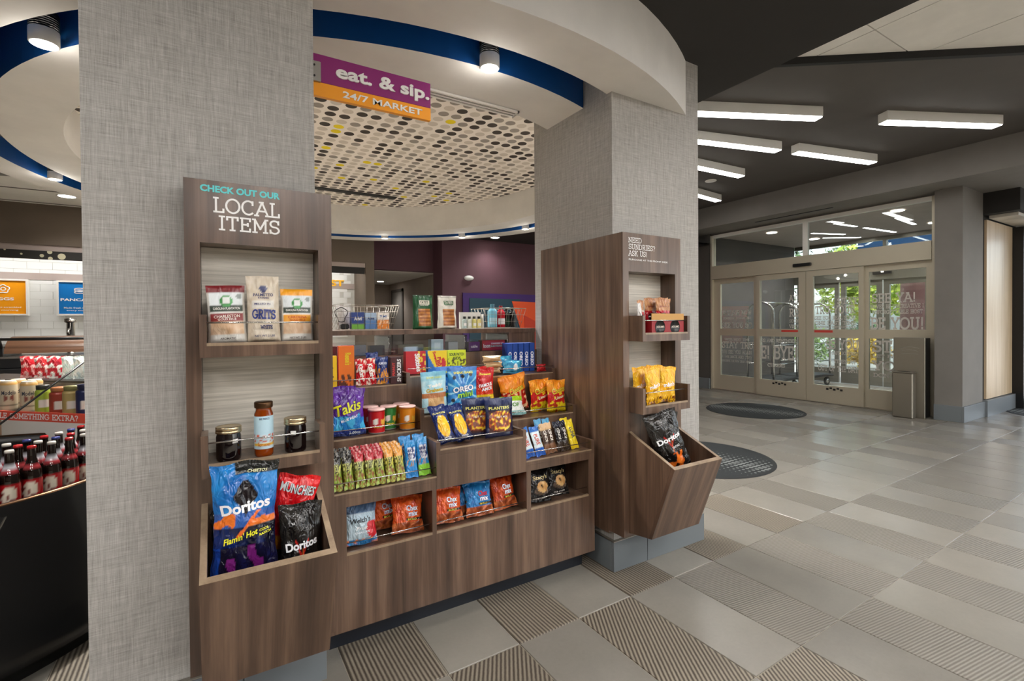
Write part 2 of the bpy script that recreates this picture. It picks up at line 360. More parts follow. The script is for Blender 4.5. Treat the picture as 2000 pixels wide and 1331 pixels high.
# ================================================================ structure
# ---- floor: grout bed with single tiles laid in stack bond
fl = struct(MB().box(-5, -6, -.2, 11.1, 9, -.004).build('floor', 'grout'), 'grey porcelain tiled floor with plain and ribbed tiles', 'floor')
TA = .016; ca, sa = math.cos(TA), math.sin(TA); TX, TY = .3135, .6200; OX, OY = 1.655, 1.659
tile_me = []
for k in range(4):
    b = MB(); w, l, e = TX/2-.0022, TY/2-.0022, .0015
    for sx0, sy0, z in ((w, l, -.012), (w, l, -e), (w-e, l-e, 0)): b.v += [(-sx0, -sy0, z), (sx0, -sy0, z), (sx0, sy0, z), (-sx0, sy0, z)]
    for q in range(2):
        for i in range(4): b.f.append((q*4+i, q*4+(i+1) % 4, q*4+4+(i+1) % 4, q*4+4+i))
    b.f.append((8, 9, 10, 11)); b.m = [0]*9; b.sm = [False]*9
    tile_me.append(b.mesh('tile', 'floor_tile_%d' % k))
cells = []
for i in range(-24, 34):
    for j in range(-9, 14):
        lx, ly = (i+.5)*TX, (j+.5)*TY; x, y = OX+ca*lx-sa*ly, OY+sa*lx+ca*ly
        if not (-1.9 < x < 10.9 and -3.2 < y < 8.0): continue
        dpt = x*fw.x+y*fw.y; lat = x*rt.x+y*rt.y
        if dpt < .6 or abs(lat) > dpt*1.16+.35: continue
        if y > 2.2 and x < 1.6 and not x < -.2: continue
        if x > 8.3 and (y > 2.2 and y < 2.6): continue
        cells.append((dpt*dpt, x, y, i, j))
cells.sort()
rest = []
def tkind(i, j):
    if (i+j) % 2: return 0
    rr = random.Random(i*91+j*17).random()
    if i > 5 and rr > .62: return 0
    if j >= 0: return 1 if i < 5 else 3
    return 2 if (i < 1 and j >= -2) else 3
for n, (d, x, y, i, j) in enumerate(cells):
    k = tkind(i, j)
    if n < 300:
        o = link('tile', tile_me[k], fl); o.location = (x, y, 0); o.rotation_euler = (0, 0, TA)
    else: rest.append((x, y, k))
b = MB()
for x, y, k in rest:
    w, l = TX/2-.0022, TY/2-.0022
    P = [(x+ca*p-sa*q, y+sa*p+ca*q) for p, q in ((-w, -l), (w, -l), (w, l), (-w, l))]
    b.quadv([(*p, 0) for p in P], 1 if k else 0)
o = b.build('far_tiles', ['floor_tile_0', 'floor_tile_3'], fl, norm=False); o['kind'] = 'stuff'
struct(MB().box(8.3, 2.3, -.2, 11.1, 6.2, -.001).build('floor_vestibule', 'slate_tile'), 'grey floor of the entrance vestibule', 'floor')
# ---- pillars
pl_ = struct(MB().box(-.34, 1.88, 0, .307, 2.58, 2.84).build('wall_pillar_left', 'linen_wallpaper'), 'square pillar in grey linen wallpaper behind the local items display', 'pillar')
pr_ = struct(MB().box(1.7595, 1.88, 0, 2.443, 2.60, 2.84).build('wall_pillar_right', 'linen_wallpaper'), 'square pillar in grey linen wallpaper behind the sundries display', 'pillar')
def base_tiles(name, label, x0, x1, y0, y1, joints):
    e = link(name, None); struct(e, label, 'baseboard'); e.location = (x0, y0, 0)
    t = .02; hs = .155
    ex = [x0-t]+joints+[x1+t]
    for a, c in zip(ex, ex[1:]): MB().box(a+.001, y0-t, 0, c-.001, y0-.0005, hs).build('tile', 'slate_tile', e, bevel=.0015)
    ys = [y0-.001, y0+.36, y1]
    for a, c in zip(ys, ys[1:]):
        MB().box(x0-t, a+.001, 0, x0-.0005, c-.001, hs).build('tile', 'slate_tile', e, bevel=.0015)
        MB().box(x1+.0005, a+.001, 0, x1+t, c-.001, hs).build('tile', 'slate_tile', e, bevel=.0015)
    MB().box(x0-t, y0-t, hs, x1+t, y0-.0005, hs+.004).box(x0-t, y0, hs, x0-.0005, y1, hs+.004).box(x1+.0005, y0, hs, x1+t, y1, hs+.004).build('metal_edge', 'steel', e)
base_tiles('baseboard_pillar_left', 'blue-grey tiled base of the pillar with the local items display', -.34, .307, 1.88, 2.58, [.06])
base_tiles('baseboard_pillar_right', 'blue-grey tiled base of the pillar with the sundries display', 1.7595, 2.443, 1.88, 2.6, [1.985])
# ---- round ceiling feature (slightly oval rings)
CX, CY = 1.085, 4.352; ROT = math.radians(9); EX, EY = .972, 1.022
def ov(r, t):
    x, y = r*EX*math.cos(t), r*EY*math.sin(t)
    return CX+x*math.cos(ROT)-y*math.sin(ROT), CY+x*math.sin(ROT)+y*math.cos(ROT)
NS = 128
def ring(name, r0, r1, z0, z1, mats, label, cat='ceiling'):   # mats: bottom, outer, inner
    b = MB()
    for i in range(NS):
        t0, t1 = 2*pi*i/NS, 2*pi*(i+1)/NS
        a0, a1, o0, o1 = ov(r0, t0), ov(r0, t1), ov(r1, t0), ov(r1, t1)
        b.quadv([(*o0, z0), (*o1, z0), (*a1, z0), (*a0, z0)], 0)
        b.quadv([(*o0, z0), (*o0, z1), (*o1, z1), (*o1, z0)][::-1], 1, True)
        b.quadv([(*a0, z0), (*a1, z0), (*a1, z1), (*a0, z1)][::-1], 2, True)
        b.quadv([(*o0, z1), (*a0, z1), (*a1, z1), (*o1, z1)], 0)
    return struct(b.build(name, mats, norm=False), label, cat)
ring('ceiling_ring_outer', 2.475, 2.725, 2.5, 2.97, ['white_plaster', 'white_plaster', 'cove_blue'], 'outer white curved soffit ring of the round ceiling feature')
ring('ceiling_ring_inner', 1.975, 2.295, 2.5, 2.97, ['white_plaster', 'cove_blue', 'white_plaster'], 'inner white soffit ring around the dotted ceiling')
ring('ceiling_cove_top', 2.296, 2.474, 2.93, 2.95, ['cove_navy', 'cove_navy', 'cove_navy'], 'dark blue top of the slot between the ceiling rings')
b = MB()
b.quadv([(*ov(1.974, 2*pi*i/NS), 2.81) for i in range(NS)][::-1], 0)
b.quadv([(*ov(1.974, 2*pi*i/NS), 2.84) for i in range(NS)], 0)
struct(b.build('ceiling_dotted', 'dot_print', norm=False), 'round cream ceiling printed with grey, brown and yellow dots', 'ceiling')
# ---- plain ceilings round it
b = MB()                                                       # near dark ceiling: fan from the ring to the room edges
n = 80; t0, t1 = -pi+.05, -.30
def near_hit(t):
    px, py = ov(2.70, t); dx, dy = px-CX, py-CY; k = 1e9
    if dx > 1e-6: k = min(k, (2.855-CX)/dx)
    if dx < -1e-6: k = min(k, (-5-CX)/dx)
    if dy < -1e-6: k = min(k, (-6-CY)/dy)
    k = max(k, 1.0); return CX+dx*k, CY+dy*k
for i in range(n):
    a, c = t0+(t1-t0)*i/n, t0+(t1-t0)*(i+1)/n
    for dz in (0, .6):
        b.quadv([(*ov(2.70, a), 2.815+dz), (*ov(2.70, c), 2.815+dz), (*near_hit(c), 2.815+dz), (*near_hit(a), 2.815+dz)], 0)
    q0, q1 = near_hit(a), near_hit(c)
    b.quadv([(*q0, 2.815), (*q1, 2.815), (*q1, 3.415), (*q0, 3.415)], 0)
struct(b.build('ceiling_dark_near', 'black_paint', norm=False), 'low dark ceiling between the pillars and the lobby', 'ceiling')
b = MB()                                                       # far ceiling of the market and breakfast area
def far_hit(t):
    px, py = ov(2.70, t); dx, dy = px-CX, py-CY; k = 1e9
    if dx > 1e-6: k = min(k, (3.6-CX)/dx)
    if dx < -1e-6: k = min(k, (-5-CX)/dx)
    if dy > 1e-6: k = min(k, (8.3-CY)/dy)
    if dy < -1e-6: k = min(k, (2.95-CY)/dy)
    return CX+dx*max(k, 1), CY+dy*max(k, 1)
n = 90; t0, t1 = -.30, pi+.05
for i in range(n):
    a, c = t0+(t1-t0)*i/n, t0+(t1-t0)*(i+1)/n; mid = (a+c)/2
    zz = 2.66 if mid > 1.2 else 2.78
    k = 0 if mid < 1.75 else 1
    for dz in (0, .03): b.quadv([(*ov(2.70, a), zz+dz), (*ov(2.70, c), zz+dz), (*far_hit(c), zz+dz), (*far_hit(a), zz+dz)], k)
for dz in (0, .03): b.quadv([(3.6, 6.0, 2.78+dz), (8.2, 6.0, 2.78+dz), (8.2, 8.3, 2.78+dz), (3.6, 8.3, 2.78+dz)], 0)
struct(b.build('ceiling_market', ['black_paint', 'white_ceiling'], norm=False), 'flat ceiling behind the round feature, dark on one side and white on the other', 'ceiling')
for k_, (x0, x1) in enumerate(((-2.6, -1.15),)):               # dark strip and grey beam seen past the ring
    struct(MB().poly([(-5, 4.6), (-1.2, 4.6), (-1.2, 5.55), (-5, 6.6)], 2.645, 2.66).build('ceiling_strip_dark', 'charcoal_paint'), 'dark strip of ceiling beside the white ceiling panels', 'ceiling')
    struct(MB().poly([(-5, 6.6), (-1.2, 5.55), (-1.2, 5.85), (-5, 6.95)], 2.63, 2.66).build('trim_1', 'grey_paint'), 'grey band along the edge of the white ceiling panels', 'trim')
b = MB()
for x in (-3.4, -2.2, -1.0): b.box(x-.006, 5, 2.653, x+.006, 7.4, 2.66)
for y in (6.55, 7.2): b.box(-5, y-.006, 2.653, .6, y+.006, 2.66)
struct(b.build('trim_2', 'grey_paint'), 'thin joints between the white ceiling panels', 'trim')
# lobby: dark ceiling with a diagonal edge, white lay-in panels beyond it
b = MB().poly([(2.86, 2.945), (7.52, -.455), (7.52, 9), (2.86, 9)], 3.35, 3.50)
struct(b.build('ceiling_lobby_dark', 'charcoal_paint'), 'charcoal lobby ceiling carrying the linear lights', 'ceiling')
lw = link('ceiling_lobby_white', None); struct(lw, 'white ceiling of large lay-in panels over the lobby', 'ceiling'); lw.location = (4, 0, 3.4)
xs = [2.86, 3.39, 4.08, 4.76, 5.44, 6.12, 6.8, 7.52]; ys = [-6, -4.6, -3.2, -1.75, -.06, 1.63, 3.0]
for a, c in zip(xs, xs[1:]):
    for d, e in zip(ys, ys[1:]):
        if d > 2.945-.728*(a-2.86): continue
        MB().box(a+.004, d+.004, 3.40, c-.004, e-.004, 3.43).build('panel', 'white_ceiling', lw)
MB().box(2.86, -6, 3.431, 7.6, 3, 3.45).build('backing', 'grey_paint', lw)
dl = MB(); L0, L1 = (2.86, 2.945), (7.52, -.455)
dl.hexa([(L0[0], L0[1]+.02, 3.345), (L0[0], L0[1]-.03, 3.345), (L1[0], L1[1]-.03, 3.345), (L1[0], L1[1]+.02, 3.345), (L0[0], L0[1]+.02, 3.42), (L0[0], L0[1]-.03, 3.42), (L1[0], L1[1]-.03, 3.42), (L1[0], L1[1]+.02, 3.42)])
struct(dl.build('trim_3', 'black_matte'), 'black reveal between the dark and the white lobby ceiling', 'trim')
# bulkhead over the entrance
struct(MB().box(7.52, -6, 2.985, 10.4, 9, 3.45).build('ceiling_bulkhead', 'grey_paint'), 'grey bulkhead over the entrance doors', 'ceiling')
struct(MB().box(-5.2, -6.2, 3.5, 11.5, 12, 3.6).build('ceiling_roof', 'grey_paint'), 'roof slab over the whole lobby', 'ceiling')
# ---- walls
struct(MB().box(-5.1, -6, 0, -5, 12, 3.5).build('wall_left', 'taupe_paint'), 'taupe wall at the far left side', 'wall')
wr = MB()
for x0, x1 in ((-5, 5.6), (7.8, 8.0), (10.2, 10.4)): wr.box(x0, -6.1, 0, x1, -6, 3.5)
wr.box(-5, -6.1, 0, 10.4, -6, .3).box(-5, -6.1, 2.9, 10.4, -6, 3.5)
struct(wr.build('wall_rear', 'taupe_paint'), 'lobby wall with large window openings behind the viewer', 'wall')
# right window wall
wv = MB()
for y in (-6, -4.5, -3.0, -1.5, 0, 1.5, 2.2): wv.box(10.3, y-.03, 0, 10.4, y+.03, 2.985)
wv.box(10.3, -6, 0, 10.4, 2.2, .12).box(10.3, -6, 2.62, 10.4, 2.2, 2.7)
w1 = struct(wv.build('window_1', 'black_plastic'), 'storefront window wall with slim dark mullions', 'window')
wy = (-6, -4.5, -3.0, -1.5, 0, 1.5, 2.2)
for a, c in zip(wy, wy[1:]):
    MB().box(10.345, a+.03, .12, 10.355, c-.03, 2.62).build('pane', 'acrylic', w1); MB().box(10.345, a+.03, 2.7, 10.355, c-.03, 2.985).build('pane', 'acrylic', w1)
# wall with oak panel next to the door pillar
struct(MB().box(8.74, 2.26, 0, 10.4, 2.55, 2.985).build('wall_entry_side', 'black_paint'), 'dark wall carrying an oak panel beside the entrance', 'wall')
op = link('trim_4', None); struct(op, 'pale oak veneer panel beside the entrance pillar', 'panel'); op.location = (9.3, 2.25, 0)
MB().box(8.83, 2.235, .225, 9.92, 2.26, 2.64).build('veneer', 'oak', op)
struct(MB().box(8.74, 2.20, 0, 9.95, 2.26, .215).build('baseboard_entry', 'slate_tile'), 'grey base below the oak panel', 'baseboard')
struct(MB().box(8.74, 1.9, 2.70, 10.3, 2.26, 2.985).build('trim_5', 'black_paint'), 'dark header over the side entry', 'trim')
struct(MB().box(8.9, 1.95, 2.66, 10.3, 2.23, 2.70).build('trim_6', 'pale_laminate'), 'pale soffit strip over the oak panel', 'trim')
struct(MB().box(9.93, 2.12, 0, 10.06, 2.26, 2.64).build('trim_7', 'black_plastic'), 'dark post at the end of the oak panel', 'trim')
pd = struct(MB().box(8.01, 2.25, 0, 8.74, 2.53, 2.985).build('wall_pillar_door', 'grey_paint'), 'plain grey pillar beside the entrance doors', 'pillar')
b = MB().box(7.985, 2.225, 0, 8.76, 2.25, .2).box(7.985, 2.25, 0, 8.01, 2.53, .2)
struct(b.build('baseboard_pillar_door', 'slate_tile', bevel=.002), 'grey tiled base of the entrance pillar', 'baseboard')
struct(MB().box(8.14, 5.99, 0, 8.26, 7.6, 2.985).build('wall_entry_left', 'charcoal_paint'), 'dark wall between the entrance and the purple wall', 'wall')
struct(MB().box(8.10, 6.0, 0, 8.14, 7.6, .2).build('baseboard_entry_left', 'slate_tile'), 'grey base of the dark wall beside the entrance', 'baseboard')
struct(MB().box(7.75, 6.35, .0, 8.1, 7.55, 1.05).build('wall_low_wood', 'walnut'), 'low wood clad return beside the entrance', 'wall')
# far middle
struct(MB().box(3.25, 7.6, 0, 8.2, 7.75, 2.9).box(3.25, 7.75, 0, 3.4, 8.0, 2.9).build('wall_purple', 'purple_paint'), 'plum purple wall behind the market counter', 'wall')
struct(MB().box(2.02, 8.0, 2.21, 3.4, 8.15, 2.9).build('wall_purple_header', 'purple_paint'), 'plum purple header over the corridor opening', 'wall')
struct(MB().box(3.385, 8.0, 0, 3.5, 11.0, 2.4).build('wall_corridor_right', 'taupe_paint'), 'taupe corridor wall with a dark door', 'wall')
struct(MB().box(1.9, 11.0, 0, 3.5, 11.1, 2.4).build('wall_corridor_end', 'taupe_paint'), 'taupe end wall of the corridor', 'wall')
struct(MB().box(1.95, 8.15, 0, 2.03, 11.0, 2.4).build('wall_corridor_left', 'taupe_paint'), 'taupe left wall of the corridor', 'wall')
struct(MB().box(1.9, 8.15, 2.205, 3.5, 11.1, 2.26).build('ceiling_corridor', 'white_ceiling'), 'white corridor ceiling with a recessed light', 'ceiling')
dr = link('door_corridor', None); struct(dr, 'dark grey door in the corridor wall', 'door'); dr.location = (3.37, 10.4, 0)
MB().box(3.362, 10.0, 0, 3.384, 10.07, 2.06).box(3.362, 10.73, 0, 3.384, 10.8, 2.06).box(3.362, 10.0, 2.0, 3.384, 10.8, 2.06).build('frame', 'charcoal_paint', dr)
MB().box(3.372, 10.07, 0, 3.384, 10.73, 2.0).build('leaf', 'grey_paint', dr)
# breakfast zone: tiled wall behind an opening with a deep header
struct(MB().box(-5, 8.0, 0, 2.03, 8.1, 2.9).build('wall_breakfast', 'white_paint'), 'white wall behind the breakfast counter', 'wall')
struct(MB().box(-5, 7.3, 2.21, 2.02, 7.55, 2.9).build('wall_header', 'brown_paint'), 'brown header over the breakfast opening', 'wall')
struct(MB().box(-5, 7.32, 2.145, 1.9, 7.5, 2.21).build('trim_8', 'lilac_grey'), 'lighter lower band of the brown header', 'trim')
struct(MB().box(1.89, 7.3, 0, 2.02, 8.0, 2.21).build('wall_pier', 'brown_paint'), 'brown pier beside the breakfast opening', 'wall')
tw = bpy.data.objects['wall_breakfast']
tm = MB().box(-.1135, -.004, -.0435, .1135, .004, .0435).mesh('tile', 'white_gloss')
tmh = MB().box(-.0555, -.004, -.0435, .0555, .004, .0435).mesh('tile', 'white_gloss')
for r in range(12):
    z = 1.14+r*.09; sh = (r % 2)*.115
    for x in [-2.76+.23*i+sh for i in range(7)]: link('tile', tm, tw, (x, 7.996, z))
    for x in [1.20+.23*i+sh for i in range(3)]: link('tile', tm if x < 1.75 else tmh, tw, (x if x < 1.75 else min(x, 1.83), 7.996, z))
mat('tile_grout', srgb(206, 206, 200), .9); tw.data.materials.clear(); tw.data.materials.append(MAT['tile_grout'])
# ================================================================ lamps and ceiling fixtures
def linear_light(x, y, ang, label, L=1.26):
    t = thing('linear_light', label, 'ceiling light', (x, y, 3.25), math.radians(ang), 'linear lights on the charcoal lobby ceiling')
    w = .056
    MB().box(0, -w, .004, L, w, .0985).build('housing', 'white_paint', t, world=False, bevel=.002)
    MB().box(.006, -w+.006, -.004, L-.006, w-.006, .004).build('diffuser', 'lamp_glow', t, world=False)
    return t
for x, y, a, l in ((3.84, 2.99, -25.1, 'white linear ceiling light next to the pillar of the sundries display'),
                   (4.30, 3.48, -14.6, 'white linear ceiling light half hidden by the pillar, second from the black reveal'),
                   (5.74, 3.09, -13.1, 'white linear ceiling light pointing at the bulkhead over the middle of the doors'),
                   (4.80, 4.04, -3.1, 'white linear ceiling light half hidden by the pillar beside the round ceiling speaker'),
                   (5.70, 4.84, 5.7, 'short visible end of a white linear ceiling light, farthest from the black reveal'),
                   (5.62, 2.18, -25.7, 'white linear ceiling light closest to the white lay-in ceiling and the right bulkhead')):
    linear_light(x, y, a, l)
tag(MB().lathe([(.0, 0), (.075, 0), (.08, .004), (.08, .009)], 28, (6.145, 4.51, 3.341)).build('ceiling_speaker', 'white_paint'), 'small round white speaker grille in the charcoal ceiling', 'speaker')
def slot(name, x0, x1, y0, y1, z, label, frame):
    t = thing(name, label, 'air vent', ((x0+x1)/2, (y0+y1)/2, z))
    w = y1-y0
    if frame:
        MB().box(x0, y0, z-.012, x1, y0+w*.2, z-.0005).box(x0, y1-w*.2, z-.012, x1, y1, z-.0005).box(x0, y0+w*.42, z-.012, x1, y0+w*.58, z-.0005).box(x1-.01, y0, z-.012, x1, y1, z-.0005).build('frame', 'white_paint', t)
    MB().box(x0+.004, y0+.004, z-.006, x1-.011, y1-.004, z-.001).build('slot', 'black_matte', t)
slot('slot_diffuser', .80, 1.47, 2.318, 2.388, 2.499, 'white framed slot diffuser at the edge of the inner soffit beside the purple sign', True)
slot('slot_diffuser', .75, 1.85, 5.62, 5.74, 2.81, 'thin black slot diffuser at the far side of the dotted ceiling', False)
slot('slot_diffuser', 7.80, 7.85, 3.66, 4.88, 2.985, 'black slot diffuser in the bulkhead over the entrance doors', False)
def spot(x, y, label, up=.24, r=.046, z=2.475):
    t = thing('spotlight', label, 'spotlight', (x, y, z), 0, 'spotlights in the blue ceiling slot')
    MB().lathe([(r*.9, 0), (r, .003), (r, .058)], 28, (x, y, z), cap=False).lathe([(r*.9, 0), (r*.86, .02)], 28, (x, y, z), cap=False).build('shade', 'white_paint', t)
    b = MB()
    for i in range(6): b.lathe([(r*.99, .059+i*.009), (r*.99, .064+i*.009), (r*.8, .064+i*.009), (r*.8, .068+i*.009)], 24, (x, y, z), cap=False)
    b.lathe([(r*.99, .113), (r*.99, .13), (r*.5, .15)], 24, (x, y, z))
    b.build('heat_sink', 'black_plastic', t)
    MB().tube([(x, y, z+.15), (x, y, 2.93)], .009, 10).box(x-.02, y-.02, 2.90, x+.02, y+.02, 2.93).build('stem', 'black_plastic', t)
    MB().lathe([(0, .012), (r*.84, .012)], 24, (x, y, z), cap=False).build('lens', 'spot_glow', t)
    ld = bpy.data.lights.new('spot', 'SPOT'); ld.energy = 26; ld.spot_size = 1.7; ld.spot_blend = .8; ld.color = (1, .96, .9); ld.shadow_soft_size = .03
    lo = bpy.data.objects.new('bulb', ld); COL.objects.link(lo); lo.parent = t; lo.location = (0, 0, .004)
    pd_ = bpy.data.lights.new('glow', 'POINT'); pd_.energy = 1.1; pd_.color = (1, .95, .88); pd_.shadow_soft_size = .03
    po = bpy.data.objects.new('lens_spill', pd_); COL.objects.link(po); po.parent = t; po.location = (0, 0, -.035)
    return t
spot(1.085, 1.965, 'spotlight in the blue slot above the purple market sign')
spot(-.605, 2.74, 'large spotlight in the blue slot beside the pillar of the local items display', r=.05)
spot(-1.10, 5.21, 'small spotlight in the blue slot over the breakfast zone')
spot(1.975, 6.60, 'small spotlight in the far blue slot above the brown pier')
spot(2.87, 6.02, 'small spotlight in the far blue slot above the corridor')
spot(3.31, 5.10, 'small spotlight in the far blue slot beside the pillar of the sundries display')
def downlight(x, y, z, label, e=25, r=.07, grp='recessed downlights'):
    t = thing('downlight', label, 'downlight', (x, y, z), 0, grp)
    MB().lathe([(r, -.006), (r*1.18, -.004), (r*1.18, -.0005)], 28, (x, y, z), cap=False).lathe([(r, -.006), (r, -.0005)], 28, (x, y, z), cap=False).build('trim_ring', 'white_paint', t)
    MB().lathe([(0, -.003), (r, -.003)], 28, (x, y, z), cap=False).build('lens', 'spot_glow', t)
    ld = bpy.data.lights.new('spot', 'SPOT'); ld.energy = e; ld.spot_size = 2.4; ld.spot_blend = .9; ld.color = (1, .965, .92); ld.shadow_soft_size = r
    lo = bpy.data.objects.new('bulb', ld); COL.objects.link(lo); lo.parent = t; lo.location = (0, 0, -.02)
downlight(4.10, 7.28, 2.78, 'recessed downlight over the plum purple wall', 30)
downlight(2.95, 10.2, 2.205, 'recessed downlight in the corridor ceiling', 30)
downlight(-1.33, 6.72, 2.66, 'recessed downlight in the white ceiling before the breakfast header', 40)
for x, y, l in ((8.79, 5.16, 'vestibule downlight close to the grey side wall'), (10.22, 5.13, 'vestibule downlight by the outer doors on the left'), (8.71, 3.19, 'vestibule downlight above the sensor end of the inner doors'), (10.33, 3.26, 'vestibule downlight by the outer doors next to the pillar')):
    downlight(x, y, 2.94, l, 210, .085)
for x, y, l in ((.25, 3.75, 'added fill downlight in the dotted ceiling hidden by the pillar'), (.35, 4.9, 'added fill downlight at the middle of the dotted ceiling behind the pillar'), (-.15, 4.3, 'added fill downlight at the edge of the dotted ceiling'), (2.35, 3.2, 'added fill downlight in the dotted ceiling behind the sundries pillar')):  # added out of view; their floor bounce brightens the dotted ceiling
    downlight(x, y, 2.81, l, 380, .09)
t = thing('header_fill_light', 'long unseen strip added behind the breakfast header to brighten the white tiles', 'light strip', (-.8, 7.64, 2.28))  # added out of sight to brighten the tiled wall
MB().box(-3.4, 7.58, 2.27, 1.8, 7.70, 2.30).build('housing', 'white_paint', t); MB().box(-3.38, 7.59, 2.262, 1.78, 7.69, 2.27).build('diffuser', 'lamp_glow', t)
# unseen panel lights added behind the viewer as fill for the fronts
for i, (x, y) in enumerate(((3.73, -.9), (5.1, -.9), (6.46, -.9), (3.73, -3.9), (5.1, -3.9))):
    t = thing('fill_panel_light', 'added square fill light in the lay-in ceiling behind the viewer', 'ceiling light', (x, y, 3.40), 0, 'added fill panels of the lobby')
    MB().box(x-.3, y-.3, 3.385, x+.3, y+.3, 3.3995).build('frame', 'white_paint', t); MB().box(x-.28, y-.28, 3.38, x+.28, y+.28, 3.385).build('diffuser', 'fill_glow', t)
for i, (x, y) in enumerate(((-1.2, -1.6), (.6, -1.2), (1.9, -.6), (-1.8, .5), (.2, -3.4), (2.0, -3.2))):
    t = thing('fill_panel_light', 'added square fill light in the dark ceiling behind the viewer', 'ceiling light', (x, y, 2.815), 0, 'added fill panels of the dark ceiling')
    MB().box(x-.3, y-.3, 2.80, x+.3, y+.3, 2.8145).build('frame', 'white_paint', t); MB().box(x-.28, y-.28, 2.795, x+.28, y+.28, 2.80).build('diffuser', 'fill_glow', t)
# hanging market sign
sg = thing('market_sign', 'purple and orange hanging sign on the pillar of the local items display', 'sign', (.31, 2.05, 2.21))
MB().box(.312, 2.045, 2.266, .826, 2.065, 2.376).build('purple_panel', 'sign_purple', sg, bevel=.001)
MB().box(.312, 2.045, 2.21, .826, 2.065, 2.2655).build('orange_panel', 'sign_orange', sg, bevel=.001)
b = MB().box(.3075, 2.032, 2.262, .36, 2.0445, 2.34)
b.build('bracket', 'steel', sg, bevel=.001)
b = MB()
for z in (2.28, 2.322): b.lathe([(.004, 0), (.004, .004)], 10, (.335, 2.032, z), axis='y')
b.build('screws', 'black_plastic', sg)
def onY(cx, cz, y): return lambda a, c, d: (cx+a, y-d, cz+c)
lettering(sans('eat. & sip.', bold=.03), .068, onY(.618, 2.316, 2.0445), 'white_vinyl', sg, depth=.006, width=.40)
lettering(sans('24/7 MARKET', bold=.018), .027, onY(.615, 2.237, 2.0445), 'white_vinyl', sg, depth=.003, width=.34)

# ================================================================ wall displays on the pillars
def display(name, label, x0, mats):
    """walnut wall display: niche, two rail trays and a tilted bin. x0 = left edge"""
    t = thing(name, label, 'display shelf', (x0+.213, 1.80, .22))
    y0, y1 = 1.767, 1.8785; W_ = .426
    fr = MB()
    fr.box(x0, y0, .22, x0+.04, y1, 1.75); fr.box(x0+.382, y0, .22, x0+W_, y1, 1.75)
    fr.box(x0+.04, y0, 1.556, x0+.382, y1, 1.75); fr.box(x0+.04, y0, .22, x0+.382, y1, .85)
    fr.build('panel', mats[0], t)
    MB().box(x0+.041, y1-.012, .851, x0+.381, y1-.001, 1.555).build('back_panel', 'pale_laminate', t)
    for z in (1.205, .848):
        f = MB(); a, c = x0+.038, x0+.382; g = .018
        f.box(a, 1.6734, z, a+g, y0-.0005, z+.127).box(c-g, 1.6734, z, c, y0-.0005, z+.127)
        f.box(a+g, 1.6734, z, c-g, y0-.0005, z+.034)
        f.box(a+.004, y0, z, c-.004, 1.8655, z+.034)
        tr = f.build('tray', mats[0], t)
        MB().box(a+g, 1.6725, z+.034, c-g, 1.680, z+.043).build('edge_strip', 'walnut_edge', tr)
        MB().tube([(a+.012, 1.681, z+.103), (c-.012, 1.681, z+.103)], .0024, 8).build('rail', 'chrome', tr)
    # bin
    a, c, g = x0+.035, x0+.378, .017
    bt = MB()
    def side(x, xx): bt.hexa([(x, 1.6203+g, .2578), (xx, 1.6203+g, .2578), (xx, y0-.001, .238), (x, y0-.001, .238), (x, 1.4831+g, .635), (xx, 1.4831+g, .635), (xx, y0-.001, .747), (x, y0-.001, .747)])
    side(a, a+g); side(c-g, c)
    bf = MB().hexa([(a, 1.6189, .2601), (c, 1.6189, .2601), (c, 1.6199+g, .258), (a, 1.6199+g, .258), (a, 1.4817, .6279), (c, 1.4817, .6279), (c, 1.4827+g, .634), (a, 1.4827+g, .634)])
    bt.hexa([(a+g, 1.6203+g, .2578), (c-g, 1.6203+g, .2578), (c-g, y0-.001, .238), (a+g, y0-.001, .238), (a+g, 1.6130+g, .2758), (c-g, 1.6130+g, .2758), (c-g, y0-.001, .26), (a+g, y0-.001, .26)])
    bn = bt.build('bin', mats[1], t); bf.build('bin_front', 'walnut_front', bn)
    e = MB(); k = .0012
    e.hexa([(a, 1.4815, .6275), (c, 1.4815, .6275), (c, 1.4827+g, .634), (a, 1.4827+g, .634), (a, 1.4815, .6275+k), (c, 1.4815, .6275+k), (c, 1.4827+g, .634+k*2), (a, 1.4827+g, .634+k*2)])
    for x in (a, c-g): e.hexa([(x, 1.4827+g, .634), (x+g, 1.4827+g, .634), (x+g, y0-.001, .747), (x, y0-.001, .747), (x, 1.4827+g, .634+k*2), (x+g, 1.4827+g, .634+k*2), (x+g, y0-.001, .747+k*2), (x, y0-.001, .747+k*2)])
    e.build('bin_edge', 'walnut_edge', bn)
    return t
dA = display('local_items_display', 'walnut wall display lettered for local items with two trays and a chip bin', -.085, ['walnut', 'walnut'])
dB = display('sundries_display', 'walnut wall display lettered about sundries with two trays and a chip bin', 1.722, ['walnut', 'walnut'])
yf = 1.7665
lettering(sans('CHECK OUT OUR', bold=.04), .0215, onY(.0685, 1.7245, yf), 'teal_vinyl', dA, width=.222, depth=.001)
lettering(slab('LOCAL', w=.13), .043, onY(.085, 1.676, yf), 'white_vinyl', dA, width=.186, depth=.001)
lettering(slab('ITEMS', w=.13), .041, onY(.092, 1.6205, yf), 'white_vinyl', dA, width=.171, depth=.001)
lettering(slab('NEED', w=.12), .0235, onY(1.806, 1.714, yf), 'white_vinyl', dB, width=.092, depth=.001)
lettering(slab('SUNDRIES?', w=.12), .0245, onY(1.856, 1.681, yf), 'white_vinyl', dB, width=.188, depth=.001)
lettering(slab('ASK US!', w=.12), .0245, onY(1.826, 1.6475, yf), 'white_vinyl', dB, width=.128, depth=.001)
lettering(sans('PURCHASE AT THE FRONT DESK', bold=.01), .0085, onY(1.905, 1.616, yf), 'white_vinyl', dB, width=.285, depth=.0008)
